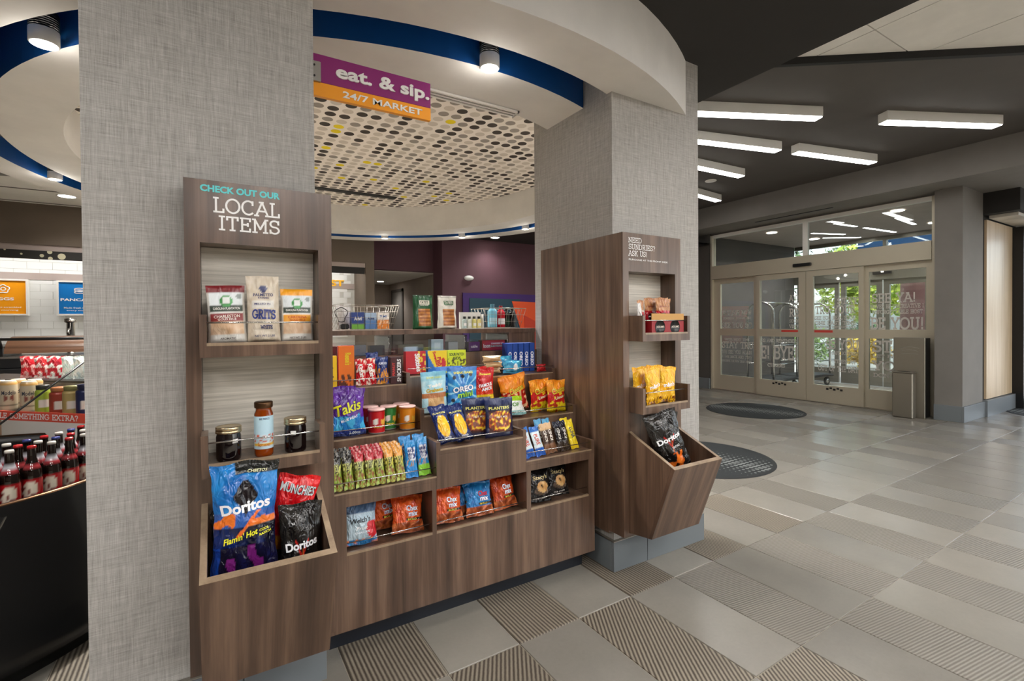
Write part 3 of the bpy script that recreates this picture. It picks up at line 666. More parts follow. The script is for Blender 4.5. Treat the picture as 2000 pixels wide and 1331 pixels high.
# side skin of the sundries display running along the pillar
MB().box(1.722, 1.8785, .205, 1.7585, 2.478, 1.75).build('side_panel', 'walnut', dB)
MB().box(.3085, 1.8785, .205, .341, 2.478, 1.75).build('side_panel', 'walnut', dA)

# ================================================================ snack gondola between the pillars
G = thing('snack_gondola', 'stepped walnut snack counter with rails between the two pillars', 'shop shelf', (1.03, 2.2, 0))
F0, F1, F2, FB = 1.95, 2.14, 2.33, 2.585
xl, xr = .3425, 1.688; g = .019
def part(b, name, m='walnut', parent=None, **k): return b.build(name, m, parent or G, **k)
part(MB().box(xl+.02, 2.02, 0, xr-.03, 2.04, .094).box(xl+.02, 2.03, 0, xr-.03, 2.045, .012), 'toe_kick', 'toe_kick')
# lower carcass front with three openings
D1, D2 = (.778, .798), (1.262, 1.287)
body = MB()
body.box(xl, F0, .094, xr, F0+.02, .3908)                       # apron
body.box(xl, F0, .3912, .421, F0+.3, .6175).box(D1[0], F0, .3912, D1[1], F0+.3, .6175).box(D2[0], F0, .3912, D2[1], F0+.3, .6115).box(1.648, F0, .3912, xr, F0+.3, .6115)
body.box(.4212, F0, .583, D1[0]-.0002, F0+.02, .6175).box(D1[1]+.0012, F0, .583, D2[0]-.0002, F0+.02, .7315).box(D2[1]+.0002, F0, .583, 1.6478, F0+.02, .6115)
body.box(xl, F0+.3, .094, xr, F0+.32, .8)                      # inner back
body.box(xr-.02, F0+.0202, .094, xr, F0+.2998, .391)
part(body, 'carcass')
part(MB().box(.421, F0+.004, .380, D1[0], F0+.3, .391).box(D1[1], F0+.004, .380, D2[0], F0+.3, .391).box(D2[1], F0+.004, .380, 1.648, F0+.3, .391), 'cubby_floor')
part(MB().box(.421, F0-.0006, .391, D1[0], F0+.012, .401).box(D1[1], F0-.0006, .391, D2[0], F0+.012, .401).box(D2[1], F0-.0006, .391, 1.648, F0+.012, .401), 'cubby_lip', 'walnut_edge')
def rail(x0, x1, y, z): MB().tube([(x0, y, z), (x1, y, z)], .0022, 8).build('rail', 'chrome', G)
for x0, x1 in ((.421, D1[0]), (D1[1], D2[0]), (D2[1], 1.648)): rail(x0, x1, F0+.012, .435)
# steps
def step(x0, x1, y0, y1, zf, zs, riser_to, side=(1, 1), rz=None, mid=False):
    b = MB()
    b.box(x0, y0, zf-.02, x1, y1, zf)
    if side[0]: b.box(x0, y0, zf, x0+g, y1, zs)
    if side[1]: b.box(x1-g, y0, zf, x1, y1, zs)
    if zf-.0202 > riser_to: b.box(x0, y0, riser_to, x1, y0+.016, zf-.0202)
    if mid: b.box(x0, y0+.0162, mid, x0+g, y1-.0002, zf-.0202).box(x1-g, y0+.0162, mid, x1, y1-.0002, zf-.0202)
    part(b, 'step')
    part(MB().box(x0+(g if side[0] else 0), y0-.0008, zf-.004, x1-(g if side[1] else 0), y0+.006, zf+.002), 'step_edge', 'walnut_edge')
    rail(x0+(g*.5 if side[0] else 0), x1-(g*.5 if side[1] else 0), y0+.009, rz or zf+.038)
step(xl, .7985, F0, F1, .638, .66, .62, (0, 0))
step(.799, 1.2618, F0+.0001, F1, .752, .785, .735, mid=.6385)
step(1.2622, xr, F0, F1, .632, .68, .615, (0, 1))
step(xl, .7985, F1, F2, .805, .83, .638, (0, 0))
step(.799, 1.2618, F1, F2, .865, .90, .752, mid=.8055)
step(1.2622, xr+.03, F1, F2, .795, .838, .632, (0, 1))
step(xl, .7985, F2, FB, 1.0, 1.02, .805, (0, 0))
step(.799, 1.2618, F2, FB, 1.035, 1.055, .865, mid=1.0055)
step(1.2622, xr+.03, F2, FB, 1.005, 1.03, .795, (0, 1))
part(MB().box(xl, FB, .6, 1.757, FB+.02, 1.13), 'back_board')
# upper counter on clear bins
part(MB().box(.32, 2.60, 1.242, 1.757, 3.0, 1.2665), 'counter_top')
part(MB().box(xl, 2.60, 1.10, 1.757, 3.0, 1.13), 'bin_shelf')
part(MB().box(1.56, 2.605, 1.13, 1.757, 2.98, 1.242), 'counter_support'); part(MB().box(.345, 2.606, 1.13, .36, 2.98, 1.242), 'counter_support')
part(MB().box(xl, 2.98, .0, 1.757, 3.0, 1.10), 'rear_panel')
# ================================================================ packaged goods
from mathutils import noise as mn
def hexc(h): return tuple(int(h[i:i+2], 16) for i in (0, 2, 4))
_vm = {}
def ink(h):
    k = 'ink_'+h
    if k not in MAT: mat(k, srgb(*hexc(h)), .4)
    return k
def mixc(a, b, t): t = max(0, min(1, t)); return tuple(x+(y-x)*t for x, y in zip(a, b))
def nz(u, v, s, seed=0): return mn.noise(Vector((u*s+seed*7.3, v*s-seed*3.1, seed*1.7)))
def inell(u, v, cx, cy, rx, ry): return ((u-cx)/rx)**2+((v-cy)/ry)**2 < 1
def setcol(me, cols):
    ca_ = me.color_attributes.new('Col', 'FLOAT_COLOR', 'POINT')
    flat = []
    for c in cols: flat += list(srgb(*[max(0, min(255, x)) for x in c]))
    ca_.data.foreach_set('color', flat)
def sheet_fn(W, H, T, kind, seed):
    R = random.Random(seed); ph = [R.uniform(0, 6.28) for _ in range(6)]; e = min(.07, .014/H)
    def f(u, v, s):
        su = max(0, math.sin(pi*min(max(u, 0), 1)))
        if kind == 'pillow':
            w = (v-e)/(1-2*e); g = max(0, math.sin(pi*min(max(w, 0), 1)))**.55; h = su**.6
            edge = math.exp(-min(abs(v-e), abs(1-e-v))/.12)
        else:
            g = min(1, (v/.05))**.5*max(0, (1-v))**.55 if v > 0 else 0; h = su**.5
            edge = math.exp(-abs(1-v)/.18)
        y = T/2*g*h
        wr = (math.sin(u*17+ph[0]+v*3)+math.sin(u*29+ph[1]-v*5)*.6)*edge*.10+(math.sin(u*9+v*13+ph[2])+math.sin(v*21-u*7+ph[3])*.7)*.045
        y += T*wr*min(1, g*2.2)*s*.6*(1 if s < 0 else .8)
        x = (u-.5)*W*(1-.12*g*math.sin(pi*v)**.7+.012*math.sin(v*23+ph[1])+.01*math.sin(v*41+ph[2])) if kind == 'pillow' else (u-.5)*W*(1-.06*math.sin(pi*v))
        z = v*H
        if kind == 'pillow': z += H*.012*math.sin(u*9+ph[4])*(1 if v > .5 else -1)*(abs(v-.5)*2)**4
        return (x, s*y+T*.06*math.sin(u*7+ph[5])*(v**3), z)
    return f
def pack(name, label, cat, W, H, T, paint, texts=(), kind='pillow', seed=1, mtl='foil_print', nx=26, ny=36, group=None):
    f = sheet_fn(W, H, T, kind, seed); V, C, Fc = [], [], []
    for s in (-1, 1):
        mx, my = (nx, ny) if s < 0 else (max(8, nx//2), max(10, ny//2))
        b = len(V)
        for j in range(my+1):
            for i in range(mx+1):
                u, v = i/mx, j/my; p = f(u, v, s)
                if kind == 'pillow' and j in (0, my) and i % 2: p = (p[0], p[1], p[2]+(-.0015 if j else .0015))
                V.append(p); C.append(paint(u, v))
        for j in range(my):
            for i in range(mx):
                q = (b+j*(mx+1)+i, b+j*(mx+1)+i+1, b+(j+1)*(mx+1)+i+1, b+(j+1)*(mx+1)+i)
                Fc.append(q if s < 0 else q[::-1])
    me = bpy.data.meshes.new(name); me.from_pydata(V, [], Fc); me.materials.append(MAT[mtl])
    me.polygons.foreach_set('use_smooth', [True]*len(Fc)); setcol(me, C); me.update()
    o = tag(link(name, me), label, cat, group)
    for tx in texts: words(o, f, W, H, *tx)
    return o
def dice(sh, sx, sy):
    vs, fs, w, h = sh[:4]; bm = bmesh.new(); bv = [bm.verts.new((a, b, 0)) for a, b in vs]
    for q in fs:
        try: bm.faces.new([bv[i] for i in q])
        except ValueError: pass
    n = min(24, int(w/sx)); m_ = min(8, int(h/sy))
    for i in range(1, n+1): bmesh.ops.bisect_plane(bm, geom=bm.verts[:]+bm.edges[:]+bm.faces[:], plane_co=(-w/2+w*i/(n+1), 0, 0), plane_no=(1, 0, 0))
    for i in range(1, m_+1): bmesh.ops.bisect_plane(bm, geom=bm.verts[:]+bm.edges[:]+bm.faces[:], plane_co=(0, -h/2+h*i/(m_+1), 0), plane_no=(0, 1, 0))
    bm.verts.index_update(); V = [(v.co.x, v.co.y) for v in bm.verts]; F = [tuple(v.index for v in q.verts) for q in bm.faces]; bm.free()
    return V, F, w, h
def words(o, f, W, H, body, u0, v0, hgt, col, rot=0, bold=.02, shear=0, width=None, slabby=False):
    sh = slab(body, w=.2) if slabby else sans(body, bold=bold, shear=shear)
    c, s_ = math.cos(math.radians(rot)), math.sin(math.radians(rot))
    lift = .0014+.0007*len(o.children)
    def fm(a, b, d):
        x, y = a*c-b*s_, a*s_+b*c
        p = f(u0+x/W, v0+y/H, -1); return (p[0], p[1]-lift-d, p[2])
    up = abs(rot) > 45; hh = hgt*(W if up else H); k_ = hh/sh[3]; kx_ = k_ if width is None else width*(H if up else W)/sh[2]
    if not slabby and f.__name__ == 'f': sh = dice(sh, .0055/kx_, .0055/k_)
    lettering(sh, hgt*(W if up else H), fm, ink(col), o, width=None if width is None else width*(H if up else W), world=False)
def put(o, x, y, z, lean=0, roll=0, yaw=0):
    o.location = (x, y, z+(.0025 if lean or roll else 0)); o.rotation_euler = (math.radians(-lean), math.radians(roll), math.radians(yaw)); return o
def clone(o, x, y, z, lean=0, roll=0, yaw=0, label=None, group=None):
    c = copy_tree(o); put(c, x, y, z, lean, roll, yaw)
    if label: c['label'] = label
    if group: c['group'] = group
    return c
def carton(name, label, cat, W, H, D, paint, side, texts=(), top=None, group=None, nx=22, ny=22, mtl='card_print'):
    V, C, Fc = [], [], []
    for j in range(ny+1):
        for i in range(nx+1): V.append(((i/nx-.5)*W, 0, j/ny*H)); C.append(paint(i/nx, j/ny))
    for j in range(ny):
        for i in range(nx): q = j*(nx+1)+i; Fc.append((q, q+1, q+nx+2, q+nx+1))
    def face(pts, c):
        b = len(V); V.extend(pts); C.extend([c]*4); Fc.append((b, b+1, b+2, b+3))
    w = W/2; top = top or side
    face([(w, 0, 0), (w, D, 0), (w, D, H), (w, 0, H)], side); face([(-w, D, 0), (-w, 0, 0), (-w, 0, H), (-w, D, H)], side)
    face([(w, D, 0), (-w, D, 0), (-w, D, H), (w, D, H)], side); face([(-w, 0, H), (w, 0, H), (w, D, H), (-w, D, H)], top); face([(-w, D, 0), (w, D, 0), (w, 0, 0), (-w, 0, 0)], side)
    me = bpy.data.meshes.new(name); me.from_pydata(V, [], Fc); me.materials.append(MAT[mtl]); setcol(me, C); me.update()
    o = tag(link(name, me), label, cat, group)
    fl_ = lambda u, v, s: ((u-.5)*W, .0006, v*H)
    for tx in texts: words(o, fl_, W, H, *tx)
    return o
def turned(name, label, cat, prof, paint, mtl='bottle_print', n=32, group=None, parent=None, texts=(), loc=None):
    """lathe with colours by (angle 0..1 with .5 at the front, height 0..1)"""
    Ht = max(p[1] for p in prof); P = []
    for (r0, z0), (r1, z1) in zip(prof, prof[1:]):
        k = max(1, int((abs(z1-z0))/Ht*26))
        for i in range(k): P.append((r0+(r1-r0)*i/k, z0+(z1-z0)*i/k))
    P.append(prof[-1]); V, C, Fc = [], [], []
    for r, z in P:
        for i in range(n+1):
            t = i/n; a = -pi/2+(t-.5)*2*pi; V.append((r*math.cos(a), r*math.sin(a), z)); C.append(paint(t, z/Ht))
    for j in range(len(P)-1):
        for i in range(n): q = j*(n+1)+i; Fc.append((q, q+1, q+n+2, q+n+1))
    me = bpy.data.meshes.new(name); me.from_pydata(V, [], Fc); me.materials.append(MAT[mtl]); me.polygons.foreach_set('use_smooth', [True]*len(Fc)); setcol(me, C); me.update()
    o = link(name, me, parent)
    if label: tag(o, label, cat, group)
    if loc: o.location = loc
    for (body, v0, hgt, col, width, rr) in texts:
        def fm(a, b, d, rr=rr, v0=v0): th = -pi/2+a/rr; return (rr*1.012*math.cos(th), rr*1.012*math.sin(th), v0*Ht+b)
        lettering(sans(body, bold=.02), hgt*Ht, fm, ink(col), o, width=width, world=False)
    return o

# ---------------- local items display
def rice_paint(band, word):
    b_, w_ = hexc(band), hexc(word)
    def p(u, v):
        if v > .87: return b_
        if u < .06 or u > .94: return (205, 200, 192)
        if v > .55:
            if inell(u, v, .5, .72, .17, .1): return (60, 150, 70) if not (abs(u-.5) < .1 and abs(v-.73) < .055) else (235, 238, 235)
            if v < .64: return (42, 58, 44)
            if inell(u, v, .84, .8, .075, .05): return (150, 160, 158)
            return (226, 232, 234)
        if v > .5: return (238, 236, 230)
        if v > .38: return w_
        if v > .14: k = nz(u, v, 9, 3)*.5+.5; return mixc((206, 160, 118), (238, 212, 182), k+.2*math.sin(u*9))
        return (222, 218, 210)
    return p
z1 = 1.2405
put(pack('rice_bag', 'clear bag of rice with a dark red header beside the grits', 'rice bag', .106, .182, .05, rice_paint('7c1d22', '8e2a2c'),
    [('CAROLINA PLANTATION', .5, .595, .042, 'f2f2ea', 0, .02, 0, .72), ('CHARLESTON', .5, .46, .05, 'f6e8dc', 2, .02, 0, .7), ('GOLD RICE', .5, .41, .035, 'f6e8dc', 2, .02, 0, .5), ('AROMATIC', .5, .08, .035, '554c44', 0, .01, 0, .4)], 'pouch', 3, 'film_print'), .027, 1.745, z1, 4, -2)
put(pack('rice_bag', 'clear bag of rice with an orange-yellow header beside the grits', 'rice bag', .100, .176, .048, rice_paint('f2a414', 'f0a628'),
    [('CAROLINA PLANTATION', .5, .595, .042, 'f2f2ea', 0, .02, 0, .72), ('CAROLINA', .5, .465, .045, 'c8540a', 0, .02, 0, .6), ('GOLD RICE', .5, .41, .036, 'c8540a', 0, .02, 0, .5), ('NET WT. 2 LBS', .5, .08, .035, '554c44', 0, .01, 0, .5)], 'pouch', 5, 'film_print'), .2255, 1.75, z1, 3, 0)
def grit_paint(u, v):
    if inell(u, v, .5, .8, .12, .055): return (44, 52, 104)
    if abs(v-.57) < .055 and .12 < u < .84: return (232, 228, 220)
    if v < .05: return (196, 182, 160)
    k = nz(u, v, 14, 4); return mixc((208, 192, 168), (226, 214, 196), k+.5)
put(pack('grits_bag', 'cream bag of white grits with navy lettering between two rice bags', 'grits bag', .096, .215, .066, grit_paint,
    [('PALMETTO', .5, .71, .045, '2c3468', 0, .02, 0, .62), ('FARMS', .5, .665, .022, '2c3468', 0, .02, 0, .34), ('MILLED IN', .46, .575, .028, '3a3f70', 0, .01, 0, .5), ('GRITS', .5, .42, .12, '2c3a86', -2, .03, 0, .72, True),
     ('WHITE', .56, .23, .05, '2c3468', 0, .02, 0, .36, True), ('NET WT 2 LBS', .5, .1, .03, '2c3468', 0, .01, 0, .6)], 'pouch', 8, 'film_print'), .1275, 1.742, z1, 3, -1)
z2 = .8835
def jar(label, x, y, r, h, tagx):
    t = thing('preserve_jar', label, 'jar', (x, y, z2), 0)
    MB().lathe([(r*.8, 0), (r*.96, .004), (r, .012), (r, h*.70), (r*.93, h*.78), (r*.93, h*.82)], 36, (x, y, z2)).build('glass_jar', 'dark_jam', t)
    MB().lathe([(r*1.0, h*.80), (r*1.04, h*.805), (r*1.04, h*.86), (r*.99, h*.87), (r*1.03, h*.88), (r*1.03, h*.97), (r*.97, h*.985), (r*.8, h*.97), (0, h*.965)], 36, (x, y, z2), cap=False).build('lid', 'gold_lid', t)
    th = math.radians(-90+tagx); c = []
    b = MB()
    for i in range(5):
        a0, a1 = th+(i-2.5)*.1, th+(i-1.5)*.1; R = r*1.012
        b.quadv([(x+R*math.cos(a0), y+R*math.sin(a0), z2+h*.52), (x+R*math.cos(a1), y+R*math.sin(a1), z2+h*.54), (x+R*math.cos(a1), y+R*math.sin(a1), z2+h*.65), (x+R*math.cos(a0), y+R*math.sin(a0), z2+h*.63)])
    b.build('price_tag', 'white_vinyl', t, norm=False)
mat('dark_jam', srgb(16, 8, 10), .06, coat=.6); mat('gold_lid', srgb(206, 186, 150), .25, 1.); mat('amber', srgb(150, 62, 10), .07, coat=.6, trans=.25)
jar('dark preserve jar with a gold lid and white price tag left of the honey bottle', .024, 1.725, .034, .108, 30)
jar('dark preserve jar with a gold lid next to the right end of the rail', .2135, 1.73, .033, .114, -18)
hb = thing('honey_bottle', 'amber hot honey bottle with a pale blue label between the jars', 'bottle', (.121, 1.728, z2))
MB().lathe([(.022, 0), (.027, .004), (.0275, .012), (.0275, .135), (.023, .146), (.023, .152), (.0255, .156)], 36, (.121, 1.728, z2)).build('glass_bottle', 'amber', hb)
mat('bronze_cap', srgb(88, 62, 40), .3, .8)
MB().lathe([(.0262, .154), (.027, .157), (.027, .170), (.0255, .173), (0, .173)], 36, (.121, 1.728, z2), cap=False).build('cap', 'bronze_cap', hb)
def honey_label(t, v):
    if .28 < t < .72:
        if v < .18: return (236, 190, 60) if .1 < v else (190, 214, 226)
        k = nz(t, v, 22, 6)
        if v < .45: return (214, 92, 60) if k > .12 else (206, 226, 236)
    return (190, 222, 236)
lb = turned('label', None, None, [(.0279, 0), (.0279, .103)], honey_label, 'card_print', 40, parent=hb, loc=(0, 0, .026), texts=(('HOT HONEY', .12, .08, 'b4401c', .038, .0279), ('BEE FIERCE', .92, .06, '334a6a', .03, .0279)))
# chips in the bin
def dor_blue(u, v):
    n1 = nz(u, v, 6, 2)
    if v > .9 and u > .35: return (30, 32, 30)
    if abs(u-.5)+abs(v-.74)*1.3 < .2 and v < .86: return (18, 10, 16)
    d = abs((v-.5)-(u-.5)*.55)
    if v > .62: return mixc((8, 96, 176), (40, 140, 214), n1+.5)
    if d < .02 and u > .35: return (236, 112, 40)
    if v > .5: return (236, 120, 40) if n1 > .28 else (46, 92, 170)
    if v > .36: return mixc((16, 40, 104), (10, 12, 30), u+n1)
    if u < .12: return (16, 60, 150)
    if n1 > .22: return (112, 30, 110)
    return mixc((22, 22, 60), (10, 8, 20), n1+.5)
put(pack('chip_bag', 'large blue and black tortilla chip bag standing in the local items bin', 'chip bag', .178, .36, .075, dor_blue,
    [('Doritos', .5, .66, .085, 'f4f4f8', 5, .035, 0, .78), ("Flamin' Hot", .42, .43, .05, 'f2ee30', 12, .02, .3, .56), ('COOL', .8, .46, .02, 'f2ee30', 8, .02, 0, .16), ('RANCH', .82, .43, .02, 'f2ee30', 8, .02, 0, .2), ('CHEETOS', .68, .925, .022, 'f2f0c0', 3, .01, .2, .3), ('REDUCED', .4, .05, .03, 'd8d8de', 5, .01, 0, .3)], 'pillow', 11, nx=50, ny=80), .058, 1.598, .535, 5, 1)
def dor_black(u, v):
    n1 = nz(u, v, 7, 5)
    if abs(u-.52) < .02 and .3 < v < .52: return (206, 90, 34)
    if v < .3 and n1 > -.1 and .3 < u < .8: return mixc((214, 78, 20), (244, 130, 40), n1+.6)
    if abs(abs(u-.5)*1.2-(v-.42)) < .025 and v < .62: return (196, 40, 30)
    return mixc((16, 15, 15), (52, 48, 44), n1*.9+.35)
dbk = put(pack('chip_bag', 'black tortilla chip bag leaning in the right side of the local items bin', 'chip bag', .15, .27, .07, dor_black,
    [('Doritos', .5, .56, .09, 'f4f4f6', 6, .035, 0, .8), ('NACHO', .62, .4, .04, 'e8e8e8', 6, .02, 0, .25)], 'pillow', 21, nx=44, ny=64), .208, 1.60, .475, 6, 1); dbk.scale = (.84, 1, 1)
put(pack('chip_bag', 'red snack mix bag poking out behind the black chip bag', 'chip bag', .13, .24, .05, lambda u, v: mixc((196, 12, 22), (232, 24, 30), nz(u, v, 5, 9)+.6) if not (v < .2) else (240, 150, 30),
    [('MUNCHIES', .5, .82, .12, '111111', -6, .07, .1, .88), ('MUNCHIES', .5, .82, .12, 'd8d8da', -6, .02, .1, .86)], 'pillow', 31), .168, 1.70, .575, 1, 14)
clone(dbk, .035, 1.70, .475, 0, 0, label='black tortilla chip bag hidden behind the blue chip bag')
# ---------------- sundries display
def jerky(c1):
    def p(u, v):
        if v > .62: return mixc((168, 104, 62), (206, 150, 100), nz(u, v, 9, 1)+.5)
        if inell(u, v, .5, .45, .34, .12): return (26, 20, 22)
        return mixc(c1, (220, 40, 44), nz(u, v, 5, 2)+.2)
    return p
zt = 1.2405
tr = thing('counter_box', 'open red counter box of jerky bags on the upper tray', 'display box', (1.93, 1.73, zt))
mat('red_card', srgb(150, 16, 26), .4); mat('gold_card', srgb(196, 146, 72), .4)
MB().box(1.836, 1.688, zt, 2.072, 1.770, zt+.003).box(1.836, 1.767, zt, 2.072, 1.770, zt+.07).box(1.836, 1.688, zt, 1.839, 1.77, zt+.07).box(2.069, 1.688, zt, 2.072, 1.77, zt+.07).box(1.836, 1.6855, zt, 2.072, 1.6885, zt+.068).build('box_tray', 'red_card', tr)
MB().box(1.836, 1.6848, zt+.068, 2.072, 1.6885, zt+.102).build('gold_band', 'gold_card', tr)
for cx in (1.895, 2.005):
    MB().lathe([(0, .0002), (.036, .0002), (.036, .0012)], 28, (cx, 1.6855, zt+.034), axis='y', cap=False).build('badge', 'black_plastic', tr)
    lettering(sans("JACK LINK'S", bold=.02), .013, onY(cx, zt+.034, 1.6835), ink('f4e8d8'), tr, width=.056)
jk = pack('jerky_bag', 'upright red and white jerky bag beside the red counter box', 'jerky bag', .056, .165, .022, lambda u, v: (226, 222, 218) if u < .5 and v < .9 else jerky((170, 20, 30))(u, v), [('BEEF', .72, .66, .05, 'f6f0e6', 0, .02, 0, .5)], 'pillow', 41, nx=16, ny=26)
put(jk, 1.8085, 1.728, zt+.003, 3, 0, 0); jk.scale = (.86, 1, 1)
j2 = pack('jerky_bag', 'wide tan and red jerky bag standing in the counter box', 'jerky bag', .092, .175, .026, jerky((160, 14, 28)), [("JACK LINK'S", .5, .45, .05, 'f6f0e6', 0, .02, 0, .6), ('BEEF JERKY', .5, .74, .04, '7c1418', 0, .02, 0, .6)], 'pillow', 43, nx=20, ny=28)
put(j2, 1.893, 1.745, zt+.006, 1)
clone(j2, 1.993, 1.742, zt+.006, 1, 1, 2, label='tan and red jerky bag beside the wide one in the counter box')
clone(j2, 1.935, 1.708, zt+.006, 0, -1, 0, label='jerky bag in front in the counter box with its foot hidden by the gold band')
def yel(u, v):
    if v < .2: return (120, 60, 20) if nz(u, v, 9, 1) > .1 else (240, 180, 20)
    return mixc((238, 168, 10), (255, 204, 40), nz(u, v, 5, 3)+.5)
yb = pack('candy_bag', 'upright yellow candy bag in the middle of the lower tray', 'candy bag', .112, .185, .034, yel, [("m&m's", .5, .5, .12, 'f8f4ee', 8, .03, 0, .7), ('PEANUT', .5, .38, .04, '8a3c10', 8, .02, 0, .4)], 'pillow', 51, nx=22, ny=30)
zt2 = .8835
put(yb, 1.882, 1.71, zt2, 3, -4)
clone(yb, 1.95, 1.775, zt2+.003, 2, 2, -4, label='tall yellow candy bag standing against the pale back panel')
clone(yb, 1.842, 1.768, zt2, 2, -1, 4, label='yellow candy bag slumped beside the left end of the rail')
clone(yb, 1.975, 1.712, zt2, 4, 5, -6, label='yellow candy bag leaning on the rail by the empty end of the tray')
bb = copy_tree(dbk); put(bb, 1.905, 1.598, .575, 6, -16, -14); bb.scale = (1.25, 1.0, 1.08); bb['label'] = 'large black tortilla chip bag tilted out of the sundries bin'
bb2 = copy_tree(dbk); put(bb2, 1.995, 1.712, .515, 0, -3, -3); bb2.scale = (.9, 1, 1.16); bb2['label'] = 'narrow black tortilla chip bag behind the tilted one in the sundries bin'
clone(dbk, 1.985, 1.642, .30, 0, 0, 0, label='black tortilla chip bag sunk low in the front corner of the sundries bin')
# ---------------- gondola, first step left: granola bars
def bar_paint(top, body, lab):
    T_, B_, L_ = hexc(top), hexc(body), hexc(lab)
    def p(u, v):
        k = nz(u, v*2, 8, 4)
        if v > .72: return mixc(T_, (245, 240, 225), .6 if k > .25 else 0)
        if v > .48: return B_ if k < .15 else (24, 22, 18)
        if k > .05: return mixc((182, 118, 58), (90, 52, 28), k*2)
        return L_
    return p
bars = []
for key, top, body, lab, lb in (('black', '1e1c1a', 'cfd070', '8fa83c', 'black and lime'), ('red', 'b4182a', 'cdd07c', '9ab048', 'red and lime'), ('orange', 'e0962c', 'd6cf58', 'a8b44c', 'orange and lime')):
    bars.append((lb, pack('granola_bar', 'slim %s granola bar in the front row of the first step' % lb, 'snack bar', .040, .145, .018, bar_paint(top, body, lab), [('KIND', .5, .6, .34, '2a2418', 90, .02, 0, .2)], 'pillow', 61, 'foil_print', 12, 22)))
cols = [0, 0, 1, 1, 1, 2, 2]
xs_ = [.395, .440, .484, .526, .567, .609, .652]
zf = .6395
first = set()
grp = 'granola bars on the first step'
for r in range(3):
    for c, (k, x) in enumerate(zip(cols, xs_)):
        lb, src = bars[k]; y = 1.972+r*.032; l_ = 'slim %s granola bar in the %s row of the first step' % (lb, ('front', 'second', 'third')[r])
        if k not in first and r == 0: put(src, x, y, zf, 20, random.uniform(-1, 1)); first.add(k); src['group'] = grp
        else: clone(src, x+random.uniform(-.001, .001), y, zf+r*.004, 20+random.uniform(-2, 2), random.uniform(-1.2, 1.2), 0, label=l_, group=grp)
def crisp(g):
    G_ = hexc(g)
    def p(u, v):
        if v > .82: return (40, 140, 206)
        if v < .28: return G_
        if .45 < v < .8 and .2 < u < .9: return (222, 226, 232) if nz(u, v, 14, 2) > -.1 else (40, 50, 120)
        if v < .45: return (188, 140, 92) if nz(u, v, 9, 1) > .1 else (38, 146, 210)
        return (26, 132, 204)
    return p
rb = put(pack('cereal_bar', 'blue crisped cereal bar with a blue foot next to the granola bars', 'snack bar', .055, .16, .022, crisp('2a86d0'), [('RICE', .5, .7, .07, '20306c', 0, .03, 0, .5), ('KRISPIES', .5, .6, .05, '20306c', 0, .03, 0, .6)], 'pillow', 71, 'foil_print', 16, 26), .703, 1.985, zf, 18, 2)
put(pack('cereal_bar', 'blue crisped cereal bar with a green foot by the divider', 'snack bar', .055, .165, .022, crisp('8cd040'), [('CRISPY', .5, .7, .07, '20306c', 0, .03, 0, .6), ('TREATS', .5, .6, .05, '20306c', 0, .03, 0, .6)], 'pillow', 73, 'foil_print', 16, 26), .763, 1.988, zf, 16, -2)
clone(rb, .702, 2.04, zf+.006, 14, -1, label='blue cereal bar with a blue foot in the back row'); clone(rb, .757, 2.04, zf+.008, 14, 2, label='blue cereal bar in the back row behind the green-footed one')
# first step middle: nuts
def nuts(u, v):
    if v > .82: return (20, 34, 84)
    if v > .66 or u < .1 or u > .9: return (14, 22, 62)
    if v > .18 and inell(u, v, .5, .42, .46, .26):
        k = nz(u, v, 13, 6)
        return (246, 214, 60) if k > .2 else ((200, 96, 50) if k > -.05 else (120, 62, 44))
    return (66, 30, 26) if v > .12 else (16, 24, 62)
zm = .7535
np_ = put(pack('nut_pouch', 'navy mixed nut pouch standing in front on the raised middle step', 'nut pouch', .150, .187, .05, nuts, [('PLANTERS', .48, .745, .075, 'e4e07c', 0, .03, 0, .74), ('NUT MIX', .55, .52, .05, 'f6f0e4', 0, .02, 0, .4)], 'pouch', 81, 'film_print', 36, 44), 1.145, 2.005, zm, 2, 0, -4)
clone(np_, 1.055, 2.065, zm, 3, 0, -6, label='navy mixed nut pouch half hidden behind the front pouch')
def pnut(u, v):
    if inell(u, v, .52, .42, .36, .28): return mixc((232, 168, 30), (255, 206, 60), nz(u, v, 6, 2)+.6)
    return (16, 40, 104) if v > .15 else (10, 24, 70)
pt = put(pack('peanut_bag', 'slim navy peanut bag leaning by the left side of the middle step', 'nut bag', .082, .19, .03, pnut, [('PLANTERS', .5, .76, .05, 'e4e07c', 0, .02, 0, .8), ('SALTED', .55, .12, .04, 'e8e8f0', 0, .02, 0, .4)], 'pillow', 83, 'foil_print', 24, 40), .872, 1.985, zm+.012, 36, -6)
clone(pt, .957, 1.985, zm+.012, 38, -6, label='slim navy peanut bag leaning beside the standing nut pouches')
# first step right: bars
zr = .6335
def flat(a, b, c=None, s=7, sd=1):
    A, B = hexc(a), hexc(b)
    return lambda u, v: mixc(A, B, nz(u, v, s, sd)*1.6+.4)
def two(top, mid, bot, a=.3, b=.75):
    T_, M_, B_ = hexc(top), hexc(mid), hexc(bot)
    return lambda u, v: T_ if v > b else (M_ if v > a else B_)
def bset(name, label, paint, texts, x, y, W=.045, H=.15, lean=18, roll=0, sd=91):
    return put(pack(name, label, 'snack bar', W, H, .018, paint, texts, 'pillow', sd, 'foil_print', 14, 24), x, y, zr, lean, roll)
b1 = bset('snack_bar', 'white and blue chewy bar at the left end of the right step', two('2c6cc0', 'dcecf2', '1c58b4', .25, .82), [('PURE', .45, .55, .42, 'c8401c', -85, .02, 0, .36)], 1.372, 1.982, .056, .15, 22, -6)
clone(b1, 1.312, 1.985, zr, 20, -8, label='white and blue chewy bar pushed against the divider')
